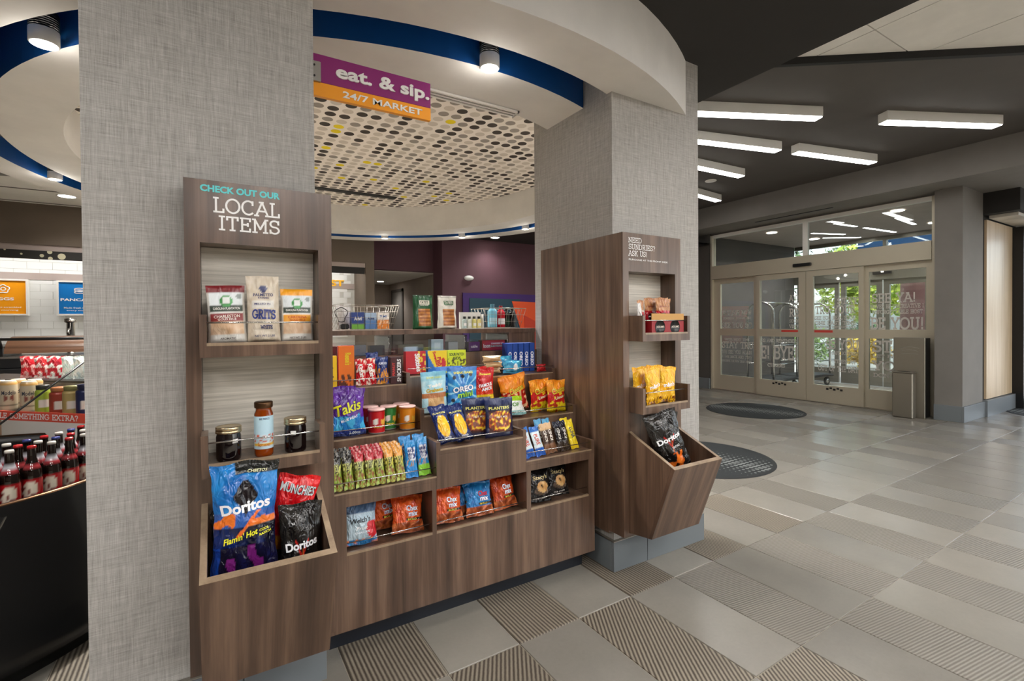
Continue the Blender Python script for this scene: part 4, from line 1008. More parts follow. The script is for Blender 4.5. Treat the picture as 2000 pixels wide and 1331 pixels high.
b2 = bset('snack_bar', 'brown nut bar with a tan top in the middle of the right step', two('d8b488', '4a3426', '7c5438', .3, .78), [('KIND', .5, .58, .42, 'f0e8da', 88, .02, 0, .36)], 1.428, 1.99, .042, .155, 20, -5, 92)
clone(b2, 1.466, 2.0, zr, 19, -5, label='brown nut bar with a tan top next to the black bars')
b3 = bset('snack_bar', 'brown nut bar with a pale blue top in the second row', two('5aa8d4', '4c382a', 'c89858', .25, .75), [('KIND', .5, .58, .42, 'f0e8da', 88, .02, 0, .36)], 1.475, 2.045, .045, .165, 14, -3, 93)
clone(b3, 1.43, 2.05, zr, 14, -4, label='brown nut bar with a pale blue top behind the tan topped one')
b4 = bset('snack_bar', 'black chocolate nut bar beside the yellow bar', two('1c2030', '1e1a1c', '34261c', .3, .8), [('KIND', .5, .58, .42, 'e8e4da', 88, .02, 0, .36)], 1.513, 1.995, .042, .155, 19, -4, 94)
clone(b4, 1.553, 2.0, zr, 18, -4, label='black chocolate nut bar touching the yellow bar')
b5 = bset('snack_bar', 'bright yellow bar with a dark label by the right end panel', two('f2d81e', 'f4dc22', 'f0d018'), [('LUNA', .5, .55, .5, '20284c', -85, .03, 0, .36)], 1.602, 2.0, .05, .155, 18, -5, 95)
clone(b5, 1.592, 2.045, zr, 13, -4, label='bright yellow bar behind the front yellow bar')
# cubbies
zc = .392
def fruit(u, v):
    if v > .72: return (90, 116, 150)
    if v > .5: return (170, 192, 208)
    if v < .12: return (36, 120, 180) if nz(u, v, 6, 1) > 0 else (220, 120, 60)
    if inell(u, v, .85, .35, .2, .22): return (206, 40, 50)
    return (176, 196, 206)
wl_ = put(pack('fruit_snack_bag', 'pale blue fruit snack bag at the front of the left cubby', 'snack bag', .13, .172, .04, fruit, [("Welch's", .45, .56, .12, '16181e', 4, .02, .1, .7), ('Fruit', .5, .38, .08, 'f6f6f6', 2, .02, .2, .4), ('SNACKS', .5, .28, .05, 'e8f0f4', 2, .02, 0, .5)], 'pillow', 101, nx=26, ny=34), .492, 2.005, zc+.004, 14, 2)
clone(wl_, .50, 2.07, zc+.004, 14, -2, label='pale blue fruit snack bag behind the front one in the left cubby')
def chex(c1, c2):
    A, B = hexc(c1), hexc(c2)
    def p(u, v):
        k = nz(u, v, 8, 3)
        if v < .3: return mixc((222, 120, 60), (120, 50, 24), k+.5)
        if .3 < v < .38 and u > .4: return (30, 24, 20)
        return mixc(A, B, k+.5)
    return p
def chexbag(label, paint, sd, W=.145, H=.155, col='f6f4f0'):
    return pack('snack_mix_bag', label, 'snack bag', W, H, .05, paint, [('Chex', .62, .64, .15, '2a2a88', 0, .05, 0, .4), ('Chex', .62, .64, .15, col, 0, .02, 0, .4), ('mix', .64, .49, .13, '2a2a88', 0, .05, 0, .34), ('mix', .64, .49, .13, 'ffffff', 0, .02, 0, .34), ('BOLD', .6, .345, .05, 'e8d040', 0, .02, 0, .3)], 'pillow', sd, nx=26, ny=30)
co = put(chexbag('orange-red snack mix bag in the right half of the left cubby', chex('c83c14', 'ee6a24'), 111), .690, 2.01, zc+.004, 20, 5)
clone(co, .62, 2.10, zc+.006, 10, -4, label='orange-red snack mix bag lying in the dark back of the left cubby')
clone(co, .882, 2.01, zc+.004, 20, 3, label='orange-red snack mix bag by the divider in the middle cubby')
cb = put(chexbag('blue snack mix bag in front in the middle cubby', chex('1a64a8', '2e90d0'), 113, col='d83020'), 1.04, 2.005, zc+.004, 20, 2)
clone(cb, 1.0, 2.06, zc+.004, 20, -4, label='blue snack mix bag in the second row of the middle cubby'); clone(cb, .985, 2.135, zc+.004, 10, 2, label='blue snack mix bag at the back of the middle cubby')
cr = put(chexbag('dark orange snack mix bag at the right of the middle cubby', chex('a8300c', 'd8541c'), 115, .13, .16), 1.19, 2.02, zc+.004, 18, -4)
clone(cr, 1.172, 2.08, zc+.004, 16, -4, label='dark orange snack mix bag behind the one at the right of the middle cubby')
def stac(u, v):
    k = nz(u, v, 6, 3)
    if inell(u, v, .58, .42, .28, .16) and k > -.2: return mixc((190, 130, 70), (230, 190, 130), k+.5)
    if inell(u, v, .55, .3, .36, .1): return (90, 74, 62)
    return mixc((14, 13, 14), (40, 38, 38), k+.3)
sb_ = put(pack('pita_chip_bag', 'black pita chip bag in the left of the right cubby', 'chip bag', .14, .17, .05, stac, [("Stacy's", .5, .68, .15, 'dcc890', 5, .015, .15, .7), ('PITA CHIPS', .5, .1, .05, 'e8e4dc', 5, .01, 0, .5)], 'pillow', 121, nx=28, ny=34), 1.375, 2.0, zc+.004, 18, 6)
clone(sb_, 1.515, 2.03, zc+.004, 22, 6, label='black pita chip bag next to the right wall of the right cubby'); clone(sb_, 1.40, 2.11, zc+.006, 8, -3, label='black pita chip bag at the back of the right cubby')
# second step left
def taki(u, v):
    k = nz(u, v, 6, 3)
    if v > .86: return (96, 48, 150)
    if v > .42 + .1*k: return mixc((104, 46, 168), (70, 24, 120), k+.5)
    if v < .12: return (40, 60, 140)
    return (24, 120, 200) if k < .15 else (70, 180, 230)
z2l = .8065
tk = put(pack('corn_chip_bag', 'purple and blue rolled corn chip bag in front on the second step', 'chip bag', .165, .21, .055, taki, [('Takis', .5, .58, .22, '3a1460', 14, .05, .1, .8), ('Takis', .5, .58, .22, 'e8e428', 14, .02, .1, .78), ('BLUE HEAT', .55, .36, .05, 'ffffff', 16, .02, .1, .5), ('2.00oz', .7, .07, .05, 'dce8f4', 0, .02, 0, .3)], 'pillow', 131, nx=36, ny=44), .478, 2.185, z2l, 8, 1)
clone(tk, .462, 2.262, z2l, 3, -2, label='purple and blue rolled corn chip bag behind the front one')
def canp(c):
    C_ = hexc(c)
    def p(t, v):
        if v > .93: return (232, 190, 186)
        if v < .03: return (170, 170, 170)
        k = nz(t*3, v, 6, 5)
        if .55 < t < .7 and .3 < v < .7: return (232, 180, 70) if k > -.1 else C_
        if inell(t, v, .44, .5, .06, .13): return (244, 240, 234)
        return C_
    return p
can_prof = [(.0, .002), (.034, 0), (.0365, .003), (.0365, .1), (.039, .1005), (.039, .107), (.037, .109), (0, .109)]
def crispcan(c, lb, x, y, word='Pringles'):
    o = turned('crisp_can', lb, 'crisp can', can_prof, canp(c), 'can_print', 32, 'short crisp cans on the second step', texts=((word, .26, .1, 'f2d030', .04, .0365),)); put(o, x, y, z2l); return o
crispcan('c8141e', 'short red crisp can in front beside the purple chip bag', .612, 2.2)
crispcan('e8901c', 'short orange crisp can in front by the middle divider', .757, 2.2)
crispcan('2a7a34', 'short green crisp can between the red and the orange one', .683, 2.252)
crispcan('c8141e', 'short red crisp can in the back row at the left', .605, 2.285); crispcan('e8901c', 'short orange crisp can in the back row by the divider', .757, 2.287)
# second step middle
z2m = .8665
def teddy(u, v):
    k = nz(u, v, 7, 2)
    if v > .9: return (110, 180, 206)
    if v > .78: return (150, 206, 222)
    if .38 < v < .48: return (180, 110, 60)
    if .18 < v < .38 and .2 < u < .85: return mixc((226, 186, 130), (200, 150, 90), k+.5)
    return mixc((164, 214, 230), (206, 236, 244), k+.5)
put(pack('cookie_pouch', 'pale blue bear cookie pouch at the left of the middle step', 'cookie pouch', .135, .20, .045, teddy, [('SNAK-SAKS', .5, .86, .05, 'dce470', 0, .02, 0, .6), ('Teddy', .52, .66, .1, 'f6f4ee', 6, .04, 0, .6), ('Grahams', .5, .56, .09, 'd8b020', 3, .04, 0, .7)], 'pouch', 141, 'film_print', 32, 44), .889, 2.185, z2m, 2, -1, 3)
def oreo(u, v):
    k = nz(u, v, 6, 2); a = math.atan2(v-.45, u-.5)
    if v > .9: return (40, 110, 190)
    for cx, cy in ((.14, .25), (.5, .78), (.78, .82), (.2, .76)):
        if inell(u, v, cx, cy, .06, .045): return (22, 18, 22)
    if math.sin(a*14) > .75 and abs(u-.5)+abs(v-.45) > .2: return (150, 214, 240)
    return mixc((20, 110, 190), (40, 156, 220), k+.5)
oc = put(pack('cookie_pouch', 'bright blue mini sandwich cookie pouch in front on the middle step', 'cookie pouch', .160, .215, .05, oreo, [('SNAK-SAKS', .52, .87, .055, 'f4ee60', 0, .03, 0, .66), ('OREO', .5, .5, .13, '16307c', 6, .08, 0, .76), ('OREO', .5, .5, .13, 'f8f8fc', 6, .035, 0, .72), ('mini', .55, .375, .12, '1a3a10', 6, .06, .1, .55), ('mini', .55, .375, .12, 'a0dc3c', 6, .02, .1, .54)], 'pouch', 143, 'film_print', 44, 60), 1.035, 2.178, z2m, 2, 0, -3)
clone(oc, .985, 2.25, z2m, 1, 0, -3, label='bright blue mini sandwich cookie pouch behind the front one')
def amos(u, v): return (206, 26, 30) if v > .5 else ((240, 206, 40) if v < .3 else (226, 60, 30))
am = put(pack('cookie_bag', 'red and yellow cookie bag at the right of the middle step', 'cookie bag', .115, .2, .04, amos, [('Famous', .5, .84, .06, 'f4e040', 0, .03, .1, .6), ('FAMOUS', .5, .56, .09, 'ffffff', 8, .03, 0, .74), ('AMOS', .55, .46, .09, 'ffffff', 8, .03, 0, .6)], 'pillow', 145, nx=24, ny=34), 1.178, 2.215, z2m, 3, 1)
clone(am, 1.17, 2.272, z2m, 2, -1, label='red and yellow cookie bag behind the front one')
# second step right
z2r = .7965
lm = put(pack('snack_bag', 'white and lime snack bag lying low before the orange puff bag', 'snack bag', .15, .15, .04, lambda u, v: (170, 214, 40) if v > .72 else ((236, 240, 236) if v > .2 else (150, 200, 200)), [('POP', .5, .5, .2, '4c8c2c', 0, .03, 0, .5)], 'pillow', 151), 1.345, 2.178, z2r+.012, 30, 2, 4); lm.scale = (.95, .8, .72)
def cheet(u, v):
    k = nz(u, v, 8, 3)
    if v > .55: return mixc((238, 126, 16), (250, 160, 34), k+.5)
    return (206, 34, 22) if k > -.12 else (250, 200, 150)
ct = put(pack('puff_bag', 'large orange and red cheese puff bag on the right step', 'chip bag', .175, .205, .055, cheet, [('Cheetos', .55, .6, .17, '3c1808', 10, .05, .1, .6), ('Cheetos', .55, .6, .17, 'f4d034', 10, .02, .1, .58)], 'pillow', 153, nx=34, ny=40), 1.40, 2.27, z2r+.015, 0, -8)
def cheet2(u, v):
    k = nz(u, v, 8, 5)
    if v > .62: return mixc((238, 130, 16), (250, 164, 34), k+.5)
    if v > .3: return (206, 28, 26) if k < .2 else (240, 200, 40)
    return (240, 214, 30) if k > -.2 else (206, 60, 30)
c2 = put(pack('puff_bag', 'orange, red and yellow cheese puff bag in front by the right end', 'chip bag', .132, .18, .05, cheet2, [('Cheetos', .55, .68, .18, '3c1808', 12, .05, .1, .8), ('Cheetos', .55, .68, .18, 'f4d034', 12, .02, .1, .78), ('Limon', .55, .46, .09, 'f6f4c8', 12, .02, .2, .5)], 'pillow', 155, nx=32, ny=38), 1.622, 2.19, z2r, 6, 2)
clone(c2, 1.552, 2.25, z2r+.003, 1, -3, label='orange, red and yellow cheese puff bag behind the front one')
# third step left
z3 = 1.0015
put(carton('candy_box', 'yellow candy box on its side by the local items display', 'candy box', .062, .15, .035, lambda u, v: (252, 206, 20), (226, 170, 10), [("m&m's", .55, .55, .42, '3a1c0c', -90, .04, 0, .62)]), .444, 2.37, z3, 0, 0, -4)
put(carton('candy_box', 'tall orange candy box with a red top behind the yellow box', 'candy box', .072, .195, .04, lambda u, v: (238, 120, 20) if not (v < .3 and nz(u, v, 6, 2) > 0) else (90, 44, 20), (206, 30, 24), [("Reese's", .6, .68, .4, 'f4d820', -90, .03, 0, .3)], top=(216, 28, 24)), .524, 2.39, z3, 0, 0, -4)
kk = put(pack('candy_pouch', 'upright red wafer candy pouch in the middle of the upper left step', 'candy pouch', .052, .13, .022, lambda u, v: (206, 18, 30) if nz(u, v, 6, 2) < .2 else (232, 206, 190), [('KitKat', .5, .55, .5, 'f8f0ea', -80, .03, .2, .5)], 'pillow', 161, nx=16, ny=24), .589, 2.372, z3, 8, 0)
clone(kk, .6385, 2.378, z3, 8, -1, label='upright red wafer candy pouch beside the blue pouch')
bp = put(pack('candy_pouch', 'navy candy pouch with a picture in the upper left step', 'candy pouch', .062, .135, .024, lambda u, v: (24, 50, 120) if v > .55 or nz(u, v, 7, 1) < 0 else (226, 150, 40), [('ALMOND', .5, .75, .09, 'dce4f4', 0, .02, 0, .7)], 'pillow', 163, nx=16, ny=24), .6955, 2.375, z3, 8, 0)
clone(bp, .663, 2.425, z3+.02, 4, -3, label='taller navy candy pouch behind the front one')
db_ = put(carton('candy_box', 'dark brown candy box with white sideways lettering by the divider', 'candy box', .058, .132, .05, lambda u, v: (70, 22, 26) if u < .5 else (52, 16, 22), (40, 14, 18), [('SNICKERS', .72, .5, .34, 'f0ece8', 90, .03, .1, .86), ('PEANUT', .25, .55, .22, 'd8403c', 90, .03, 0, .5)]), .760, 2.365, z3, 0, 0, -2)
# third step middle
z3m = 1.0365
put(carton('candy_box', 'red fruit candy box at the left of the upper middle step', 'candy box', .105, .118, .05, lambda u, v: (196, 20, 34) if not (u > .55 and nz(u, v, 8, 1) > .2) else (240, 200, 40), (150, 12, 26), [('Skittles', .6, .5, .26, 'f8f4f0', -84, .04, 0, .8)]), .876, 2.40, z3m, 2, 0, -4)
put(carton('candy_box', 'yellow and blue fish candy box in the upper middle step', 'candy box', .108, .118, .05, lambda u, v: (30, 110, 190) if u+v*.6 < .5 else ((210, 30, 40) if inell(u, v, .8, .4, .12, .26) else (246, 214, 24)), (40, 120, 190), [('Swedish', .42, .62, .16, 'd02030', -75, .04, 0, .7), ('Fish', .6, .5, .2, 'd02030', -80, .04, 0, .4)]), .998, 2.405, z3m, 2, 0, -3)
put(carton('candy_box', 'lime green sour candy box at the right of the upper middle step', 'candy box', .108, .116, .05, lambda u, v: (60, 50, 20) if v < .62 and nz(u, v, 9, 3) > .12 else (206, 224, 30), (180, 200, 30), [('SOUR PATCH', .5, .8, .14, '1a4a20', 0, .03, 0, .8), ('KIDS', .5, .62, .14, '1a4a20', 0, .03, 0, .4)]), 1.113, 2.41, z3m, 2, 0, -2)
# third step right
z3r = 1.0065
bg = put(pack('cracker_pack', 'beige cracker pack on top of two others on the upper right step', 'cracker pack', .125, .05, .04, flat('e2c89c', 'cfae7c'), (), 'pillow', 171, 'film_print', 16, 10), 1.325, 2.40, z3r+.074, 2, 0); bg.scale = (1, 1.4, .68)
clone(bg, 1.33, 2.415, z3r+.003, 2, 0, label='beige cracker pack at the bottom of the little pile'); clone(bg, 1.335, 2.405, z3r+.037, 2, 0, label='beige cracker pack in the middle of the little pile')
ub = put(pack('treat_pack', 'sky blue cereal treat pack with a white heart in front', 'snack bag', .135, .078, .035, lambda u, v: (236, 244, 250) if inell(u, v, .6, .45, .12, .26) else mixc((30, 130, 190), (90, 190, 220), nz(u, v, 7, 2)+.5), (), 'pillow', 173, 'foil_print', 22, 16), 1.455, 2.385, z3r, 10, 3)
clone(ub, 1.425, 2.445, z3r+.02, 6, -3, label='sky blue cereal treat pack behind the front one')
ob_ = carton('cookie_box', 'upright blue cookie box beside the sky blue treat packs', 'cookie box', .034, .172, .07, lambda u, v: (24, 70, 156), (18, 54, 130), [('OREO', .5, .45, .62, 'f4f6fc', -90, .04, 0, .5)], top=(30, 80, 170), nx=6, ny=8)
put(ob_, 1.487, 2.47, z3r, 0, 0, -4)
for i, lb_ in enumerate(('second', 'third', 'fourth', 'last')): clone(ob_, 1.525+i*.038, 2.47-.003*i, z3r, 0, 0, -4, label='upright blue cookie box, %s in the row from the treat packs' % lb_, group='upright cookie boxes')
ob_['group'] = 'upright cookie boxes'
put(pack('candy_pouch', 'small red candy pouch by the end panel of the upper right step', 'candy pouch', .07, .045, .03, flat('c81c24', '8a1018'), (), 'pillow', 175, 'foil_print', 12, 10), 1.648, 2.375, z3r, 6)

# ---------------- counter top
zk = 1.2675
def basket(label, x0, x1, y0, y1, h, gx, gy, gz, m='satin_steel'):
    t = thing('wire_basket', label, 'basket', ((x0+x1)/2, (y0+y1)/2, zk)); fl_ = .03
    def ringp(z, e): return [(x0-e, y0-e, z), (x1+e, y0-e, z), (x1+e, y1+e, z), (x0-e, y1+e, z)]
    b = MB()
    for i in range(gz+1):
        z = zk+.003+h*i/gz; P = ringp(z, fl_*i/gz); r = .0022 if i == gz else .001
        for p, q in zip(P, P[1:]+P[:1]): b.tube([p, q], r, 6)
    b.build('hoops', m, t)
    b = MB()
    for i in range(gx+1):
        f = i/gx
        for y, s in ((y0, -1), (y1, 1)): b.tube([(x0+(x1-x0)*f, y, zk+.003), (x0-fl_+(x1-x0+2*fl_)*f, y+s*fl_, zk+.003+h)], .001, 5)
        b.tube([(x0+(x1-x0)*f, y0, zk+.003), (x0+(x1-x0)*f, y1, zk+.003)], .001, 5)
    for i in range(gy+1):
        f = i/gy
        for x, s in ((x0, -1), (x1, 1)): b.tube([(x, y0+(y1-y0)*f, zk+.003), (x+s*fl_, y0-fl_+(y1-y0+2*fl_)*f, zk+.003+h)], .0013, 5)
    b.build('wires', m, t); return t
basket('wire basket of medicine boxes at the end near the local items display', .555, .84, 2.68, 2.86, .132, 9, 5, 4)
basket('wire basket of toiletry bottles at the end near the sundries display', 1.47, 1.69, 2.68, 2.86, .125, 6, 5, 3)
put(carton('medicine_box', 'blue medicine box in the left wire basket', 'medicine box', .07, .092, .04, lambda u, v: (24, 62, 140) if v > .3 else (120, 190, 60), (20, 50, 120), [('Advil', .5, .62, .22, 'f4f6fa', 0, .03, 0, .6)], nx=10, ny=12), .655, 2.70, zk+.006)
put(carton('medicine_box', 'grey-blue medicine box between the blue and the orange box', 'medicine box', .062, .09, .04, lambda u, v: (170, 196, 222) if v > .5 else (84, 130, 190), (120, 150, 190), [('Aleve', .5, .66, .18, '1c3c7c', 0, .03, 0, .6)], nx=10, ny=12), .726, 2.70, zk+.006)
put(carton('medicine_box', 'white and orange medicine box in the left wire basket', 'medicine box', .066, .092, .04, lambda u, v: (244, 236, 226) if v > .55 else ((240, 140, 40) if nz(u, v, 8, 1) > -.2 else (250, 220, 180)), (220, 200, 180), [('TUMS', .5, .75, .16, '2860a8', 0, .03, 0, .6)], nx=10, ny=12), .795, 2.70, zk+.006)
put(pack('white_bag', 'plain white bag inside the left wire basket', 'bag', .075, .12, .03, flat('eceae6', 'd4d0ca'), (), 'pillow', 181, 'film_print', 14, 18), .60, 2.78, zk+.006, 1)
b = MB(); b.tube([(.575+.03*math.cos(a)*(1+.3*math.sin(3*a)), 2.735+.006*math.sin(2*a), zk+.085+.04*math.sin(a)) for a in [i*2*pi/24 for i in range(24)]], .0025, 6, closed=True)
tag(b.build('charger_cable', 'black_plastic'), 'coiled black cable hanging in the left wire basket', 'cable')
tag(MB().poly([(.565, 2.70), (.608, 2.70), (.608, 2.73), (.565, 2.73)], zk+.0055, zk+.036).build('charger', 'black_plastic', bevel=.006), 'small black charger at the foot of the left wire basket', 'charger')
def cookiebag(label, base, brand, x):
    B_ = hexc(base)
    def p(u, v):
        if v > .93: return tuple(c*.8 for c in B_)
        if .1 < v < .6 and .2 < u < .86:
            k = math.sin(v*62); return mixc((206, 140, 70), (150, 84, 40), k*.5+.5+nz(u, v, 9, 1)*.5)
        if .72 < v < .84 and .28 < u < .78: return (236, 232, 214) if brand == 0 else (60, 110, 70)
        return B_
    t = pack('cookie_bag', label, 'cookie bag', .128, .20, .07, p, [("TATE'S", .53, .79, .075, '1c4a2c' if brand == 0 else 'f0ece0', 0, .02, 0, .42), ('BAKE SHOP', .53, .70, .025, 'f0ece0' if brand == 0 else '3c6a44', 0, .01, 0, .4)], 'pouch', 183+brand, 'film_print', 36, 56)
    return put(t, x, 2.70, zk, 0, 0, 4)
cookiebag('dark green thin cookie bag standing on the counter', '1e5a34', 0, 1.028); cookiebag('cream thin cookie bag standing on the counter', 'ece8dc', 1, 1.182)
st = thing('sample_stand', 'small white stand behind four mini toiletry bottles', 'display stand', (1.34, 2.70, zk))
MB().box(1.265, 2.70, zk, 1.412, 2.704, zk+.102).box(1.265, 2.66, zk, 1.412, 2.704, zk+.003).box(1.408, 2.66, zk+.003, 1.412, 2.70, zk+.09).build('stand_sheet', 'white_paint', st)
for i, (c, cap, lb) in enumerate((('b4c4c0', '2a2a2c', 'clear mini bottle with a black cap at the left of the stand'), ('e6e8da', '3a3a3c', 'cream mini bottle with a black cap in the stand'), ('e4dc90', '3a3a3c', 'pale yellow mini bottle in the stand'), ('eee29a', '26262a', 'yellow mini bottle with a black cap at the right of the stand'))):
    A, B = hexc(c), hexc(cap)
    o = turned('mini_bottle', lb, 'bottle', [(.0, .001), (.0135, 0), (.014, .004), (.014, .05), (.007, .056), (.007, .058), (.009, .059), (.009, .072), (0, .072)], lambda t, v, A=A, B=B: B if v > .79 else ((250, 250, 246) if .2 < v < .45 and .35 < t < .65 else A), 'bottle_print', 20, 'mini toiletry bottles')
    put(o, 1.29+.033*i, 2.68, zk+.0035)
for (c, c2_, x, h, r, lb) in (('7cc0d8', 'b8e0ee', 1.51, .15, .031, 'large pale blue mouthwash bottle in the right wire basket'), ('b81c2c', 'e8e8ea', 1.573, .14, .027, 'red and white bottle in the right wire basket'), ('16201c', '20402c', 1.625, .125, .022, 'black and green bottle in the right wire basket'), ('121214', '2a2a2c', 1.6685, .13, .0205, 'plain black bottle at the end of the right wire basket')):
    A, B = hexc(c), hexc(c2_)
    o = turned('toiletry_bottle', lb, 'bottle', [(0, .002), (r*.95, 0), (r, .006), (r, h*.7), (r*.6, h*.8), (r*.45, h*.84), (r*.45, h), (0, h)], lambda t, v, A=A, B=B: B if .15 < v < .42 and .3 < t < .7 else (A if v < .84 else tuple(x*.7 for x in A)), 'bottle_print', 28, 'toiletry bottles in the basket')
    put(o, x, 2.725 if r > .025 else 2.74, zk+.006)
# clear bins under the counter with small electronics
zb = 1.1305
for i, (x0, x1, lb) in enumerate(((.37, .80, 'clear acrylic bin of cable packs under the counter'), (.81, 1.26, 'clear acrylic bin of earbud packs under the counter'), (1.27, 1.555, 'clear acrylic bin of red and purple boxes under the counter'))):
    t = thing('acrylic_bin', lb, 'bin', ((x0+x1)/2, 2.66, zb))
    MB().box(x0, 2.61, zb, x1, 2.613, zb+.075).build('front_pane', 'acrylic', t)
    MB().box(x0, 2.613, zb, x0+.003, 2.9, zb+.1).build('side_pane', 'acrylic', t); MB().box(x1-.003, 2.613, zb, x1, 2.9, zb+.1).build('side_pane', 'acrylic', t)
    MB().box(x0, 2.613, zb-.0003, x1, 2.9, zb+.002).build('base_pane', 'acrylic', t)
    MB().tube([(x1-.002, 2.612, zb), (x1-.002, 2.612, zb+.1)], .0022, 6).build('metal_edge', 'chrome', t)
zi = zb+.0025
for nm, lb, W_, H_, D_, col, sd_, x, tx in (('gadget_pack', 'black cable pack at the left of the clear bin', .14, .05, .05, '22242a', '16181c', .46, ()), ('gadget_pack', 'grey headphone pack in the first clear bin', .12, .055, .05, '7c8088', '5c6068', .62, ()), ('gadget_pack', 'dark charger pack by the edge of the first clear bin', .08, .05, .05, '30343c', '20242a', .74, ()),
    ('gadget_pack', 'olive earbud pack with a pale window in the second clear bin', .15, .05, .05, '5c5c48', '40402e', .93, ()), ('gadget_pack', 'pale blue square charger pack in the second clear bin', .075, .075, .05, 'b8ccdc', '90a8bc', 1.09, ()), ('gadget_pack', 'silver adapter pack by the edge of the second clear bin', .06, .06, .05, 'a0a4aa', '80848a', 1.19, ()),
    ('cable_box', 'purple cable box in the third clear bin', .075, .055, .05, '5a2470', '3c1850', 1.33, (('cable', .5, .5, .3, 'f0e8f4', 0, .02, 0, .6),)), ('cable_box', 'red speaker box lettered for chargers in the third clear bin', .16, .062, .05, 'b02430', '801820', 1.465, (('boom', .2, .45, .4, 'f4f0ee', 0, .03, 0, .3), ('CHARGERS OR', .66, .66, .16, 'f4f0ee', 0, .02, 0, .56), ('ELECTRONICS', .66, .4, .16, '9ce0d8', 0, .02, 0, .56)))):
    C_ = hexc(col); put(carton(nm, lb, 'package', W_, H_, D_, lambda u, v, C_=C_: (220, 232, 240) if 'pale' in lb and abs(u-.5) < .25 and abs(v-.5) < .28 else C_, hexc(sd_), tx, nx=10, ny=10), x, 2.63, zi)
# ================================================================ entrance doors
DX = 8.2
def framed(name, x, ys, zs, t, m, parent, glassm='door_glass'):
    """leaf: y0<y1 outer, glass inset; zs = (bottom, g0, g1, m0, m1, top)"""
    y0, y1, s0, s1 = ys; b0, g0, g1, g2, g3, tp = zs
    lf = MB().box(x-t, y0, b0, x+t, y0+s0, tp).box(x-t, y1-s1, b0, x+t, y1, tp).box(x-t, y0+s0, b0, x+t, y1-s1, g0).box(x-t, y0+s0, g1, x+t, y1-s1, g2).box(x-t, y0+s0, g3, x+t, y1-s1, tp).build(name, m, parent)
    for a, c in ((g0, g1), (g2, g3)): MB().box(x-.004, y0+s0, a, x+.004, y1-s1, c).build('pane', glassm, lf)
    return lf
dd = link('door_1', None); struct(dd, 'automatic sliding entrance doors in a champagne metal frame with transom', 'door'); dd.location = (DX, 4.27, 0)
Z_ = (.012, .285, 1.035, 1.165, 2.015, 2.105)
CM = 'champagne_metal'
L1_ = framed('side_leaf', DX+.02, (5.02, 5.955, .125, .137), Z_, .022, CM, dd)
L2_ = framed('sliding_leaf', DX-.03, (4.223, 5.065, .113, .062), Z_, .022, CM, dd)
L3_ = framed('sliding_leaf', DX-.03, (3.40, 4.217, .066, .106), Z_, .022, CM, dd)
L4_ = framed('side_leaf', DX+.02, (2.60, 3.46, .078, .107), Z_, .022, CM, dd)
MB().box(DX-.06, 2.55, 0, DX+.06, 2.60, 2.95).build('jamb', CM, dd); MB().box(DX-.06, 5.955, 0, DX+.06, 6.0, 2.95).build('jamb', CM, dd)
MB().box(DX-.075, 2.60, 2.11, DX+.06, 5.955, 2.36).build('header', CM, dd)
tf = MB().box(DX-.04, 2.60, 2.90, DX+.04, 5.955, 2.955).box(DX-.04, 4.213, 2.36, DX+.04, 4.277, 2.90).build('transom_frame', 'white_paint', dd)
MB().box(DX-.004, 2.60, 2.36, DX+.004, 4.213, 2.90).build('pane', 'door_glass', tf); MB().box(DX-.004, 4.277, 2.36, DX+.004, 5.955, 2.90).build('pane', 'door_glass', tf)
MB().box(DX-.115, 4.12, 2.185, DX-.0755, 4.40, 2.235).build('motion_sensor', 'black_plastic', dd, bevel=.006)
MB().box(DX-.06, 2.6, 0, DX+.06, 5.955, .011).build('threshold', 'steel', dd)
mat('red_sticker', srgb(206, 70, 60), .5)
MB().box(DX-.0535, 4.345, 1.115, DX-.0525, 4.62, 1.15).build('sticker', 'red_sticker', L2_); MB().box(DX-.0535, 3.82, 1.115, DX-.0525, 4.09, 1.15).build('sticker', 'red_sticker', L3_)
for yc, pr in ((4.66, L2_), (3.80, L3_)):
    b = MB()
    for k in range(5): b.box(DX-.056, yc-.12+.05*k, .215+.02*(k % 2), DX-.0525, yc-.085+.05*k, .245+.015*(k % 2))
    o = b.build('lock_plates', 'black_plastic', pr); o['kind'] = 'stuff'
mat('glass_vinyl', srgb(200, 196, 188), .6)
def doortext(body, yc, zc, h, wid, parent, w=.16, m='glass_vinyl'):
    xx = parent['px'] if 'px' in parent else DX
    lettering(slab(body, w=w), h, lambda a, c, d: (xx-.0052-d, yc-a, zc+c), m, parent, width=wid, depth=.0004)
for p_, xx in ((L1_, DX+.02), (L2_, DX-.03), (L3_, DX-.03), (L4_, DX+.02)): p_['px'] = xx
T = doortext
T('BYE FOR NOW', 5.49, 1.46, .085, .58, L1_); T('DOWNRIGHT REMARKABLE', 5.49, 1.36, .035, .56, L1_); T('SEE YOU SO', 5.49, 1.23, .085, .6, L1_)
T('UNTIL NEXT TIME', 5.49, .965, .035, .5, L1_); T('STAY TRU', 5.48, .86, .11, .63, L1_); T('YA! SEE YOU AGAIN', 5.49, .73, .06, .6, L1_, .12); T('COME BACK AND STAY', 5.49, .64, .045, .6, L1_, .12); T('GOODBYE FOR NOW DEAR FRIEND', 5.49, .56, .035, .6, L1_, .12)
T('AY!', 4.42, 1.68, .09, .15, L2_); T('HAVE', 4.42, 1.57, .06, .14, L2_); T('RE', 4.42, 1.44, .12, .15, L2_); T('SOON', 4.42, 1.3, .05, .15, L2_); T('VISIT', 4.42, 1.21, .05, .15, L2_)
T('ES AND REMEMBER', 4.68, .965, .05, .6, L2_); T('E! BYE!', 4.68, .76, .20, .62, L2_, .17); T('CHEERS', 4.72, .54, .05, .3, L2_)
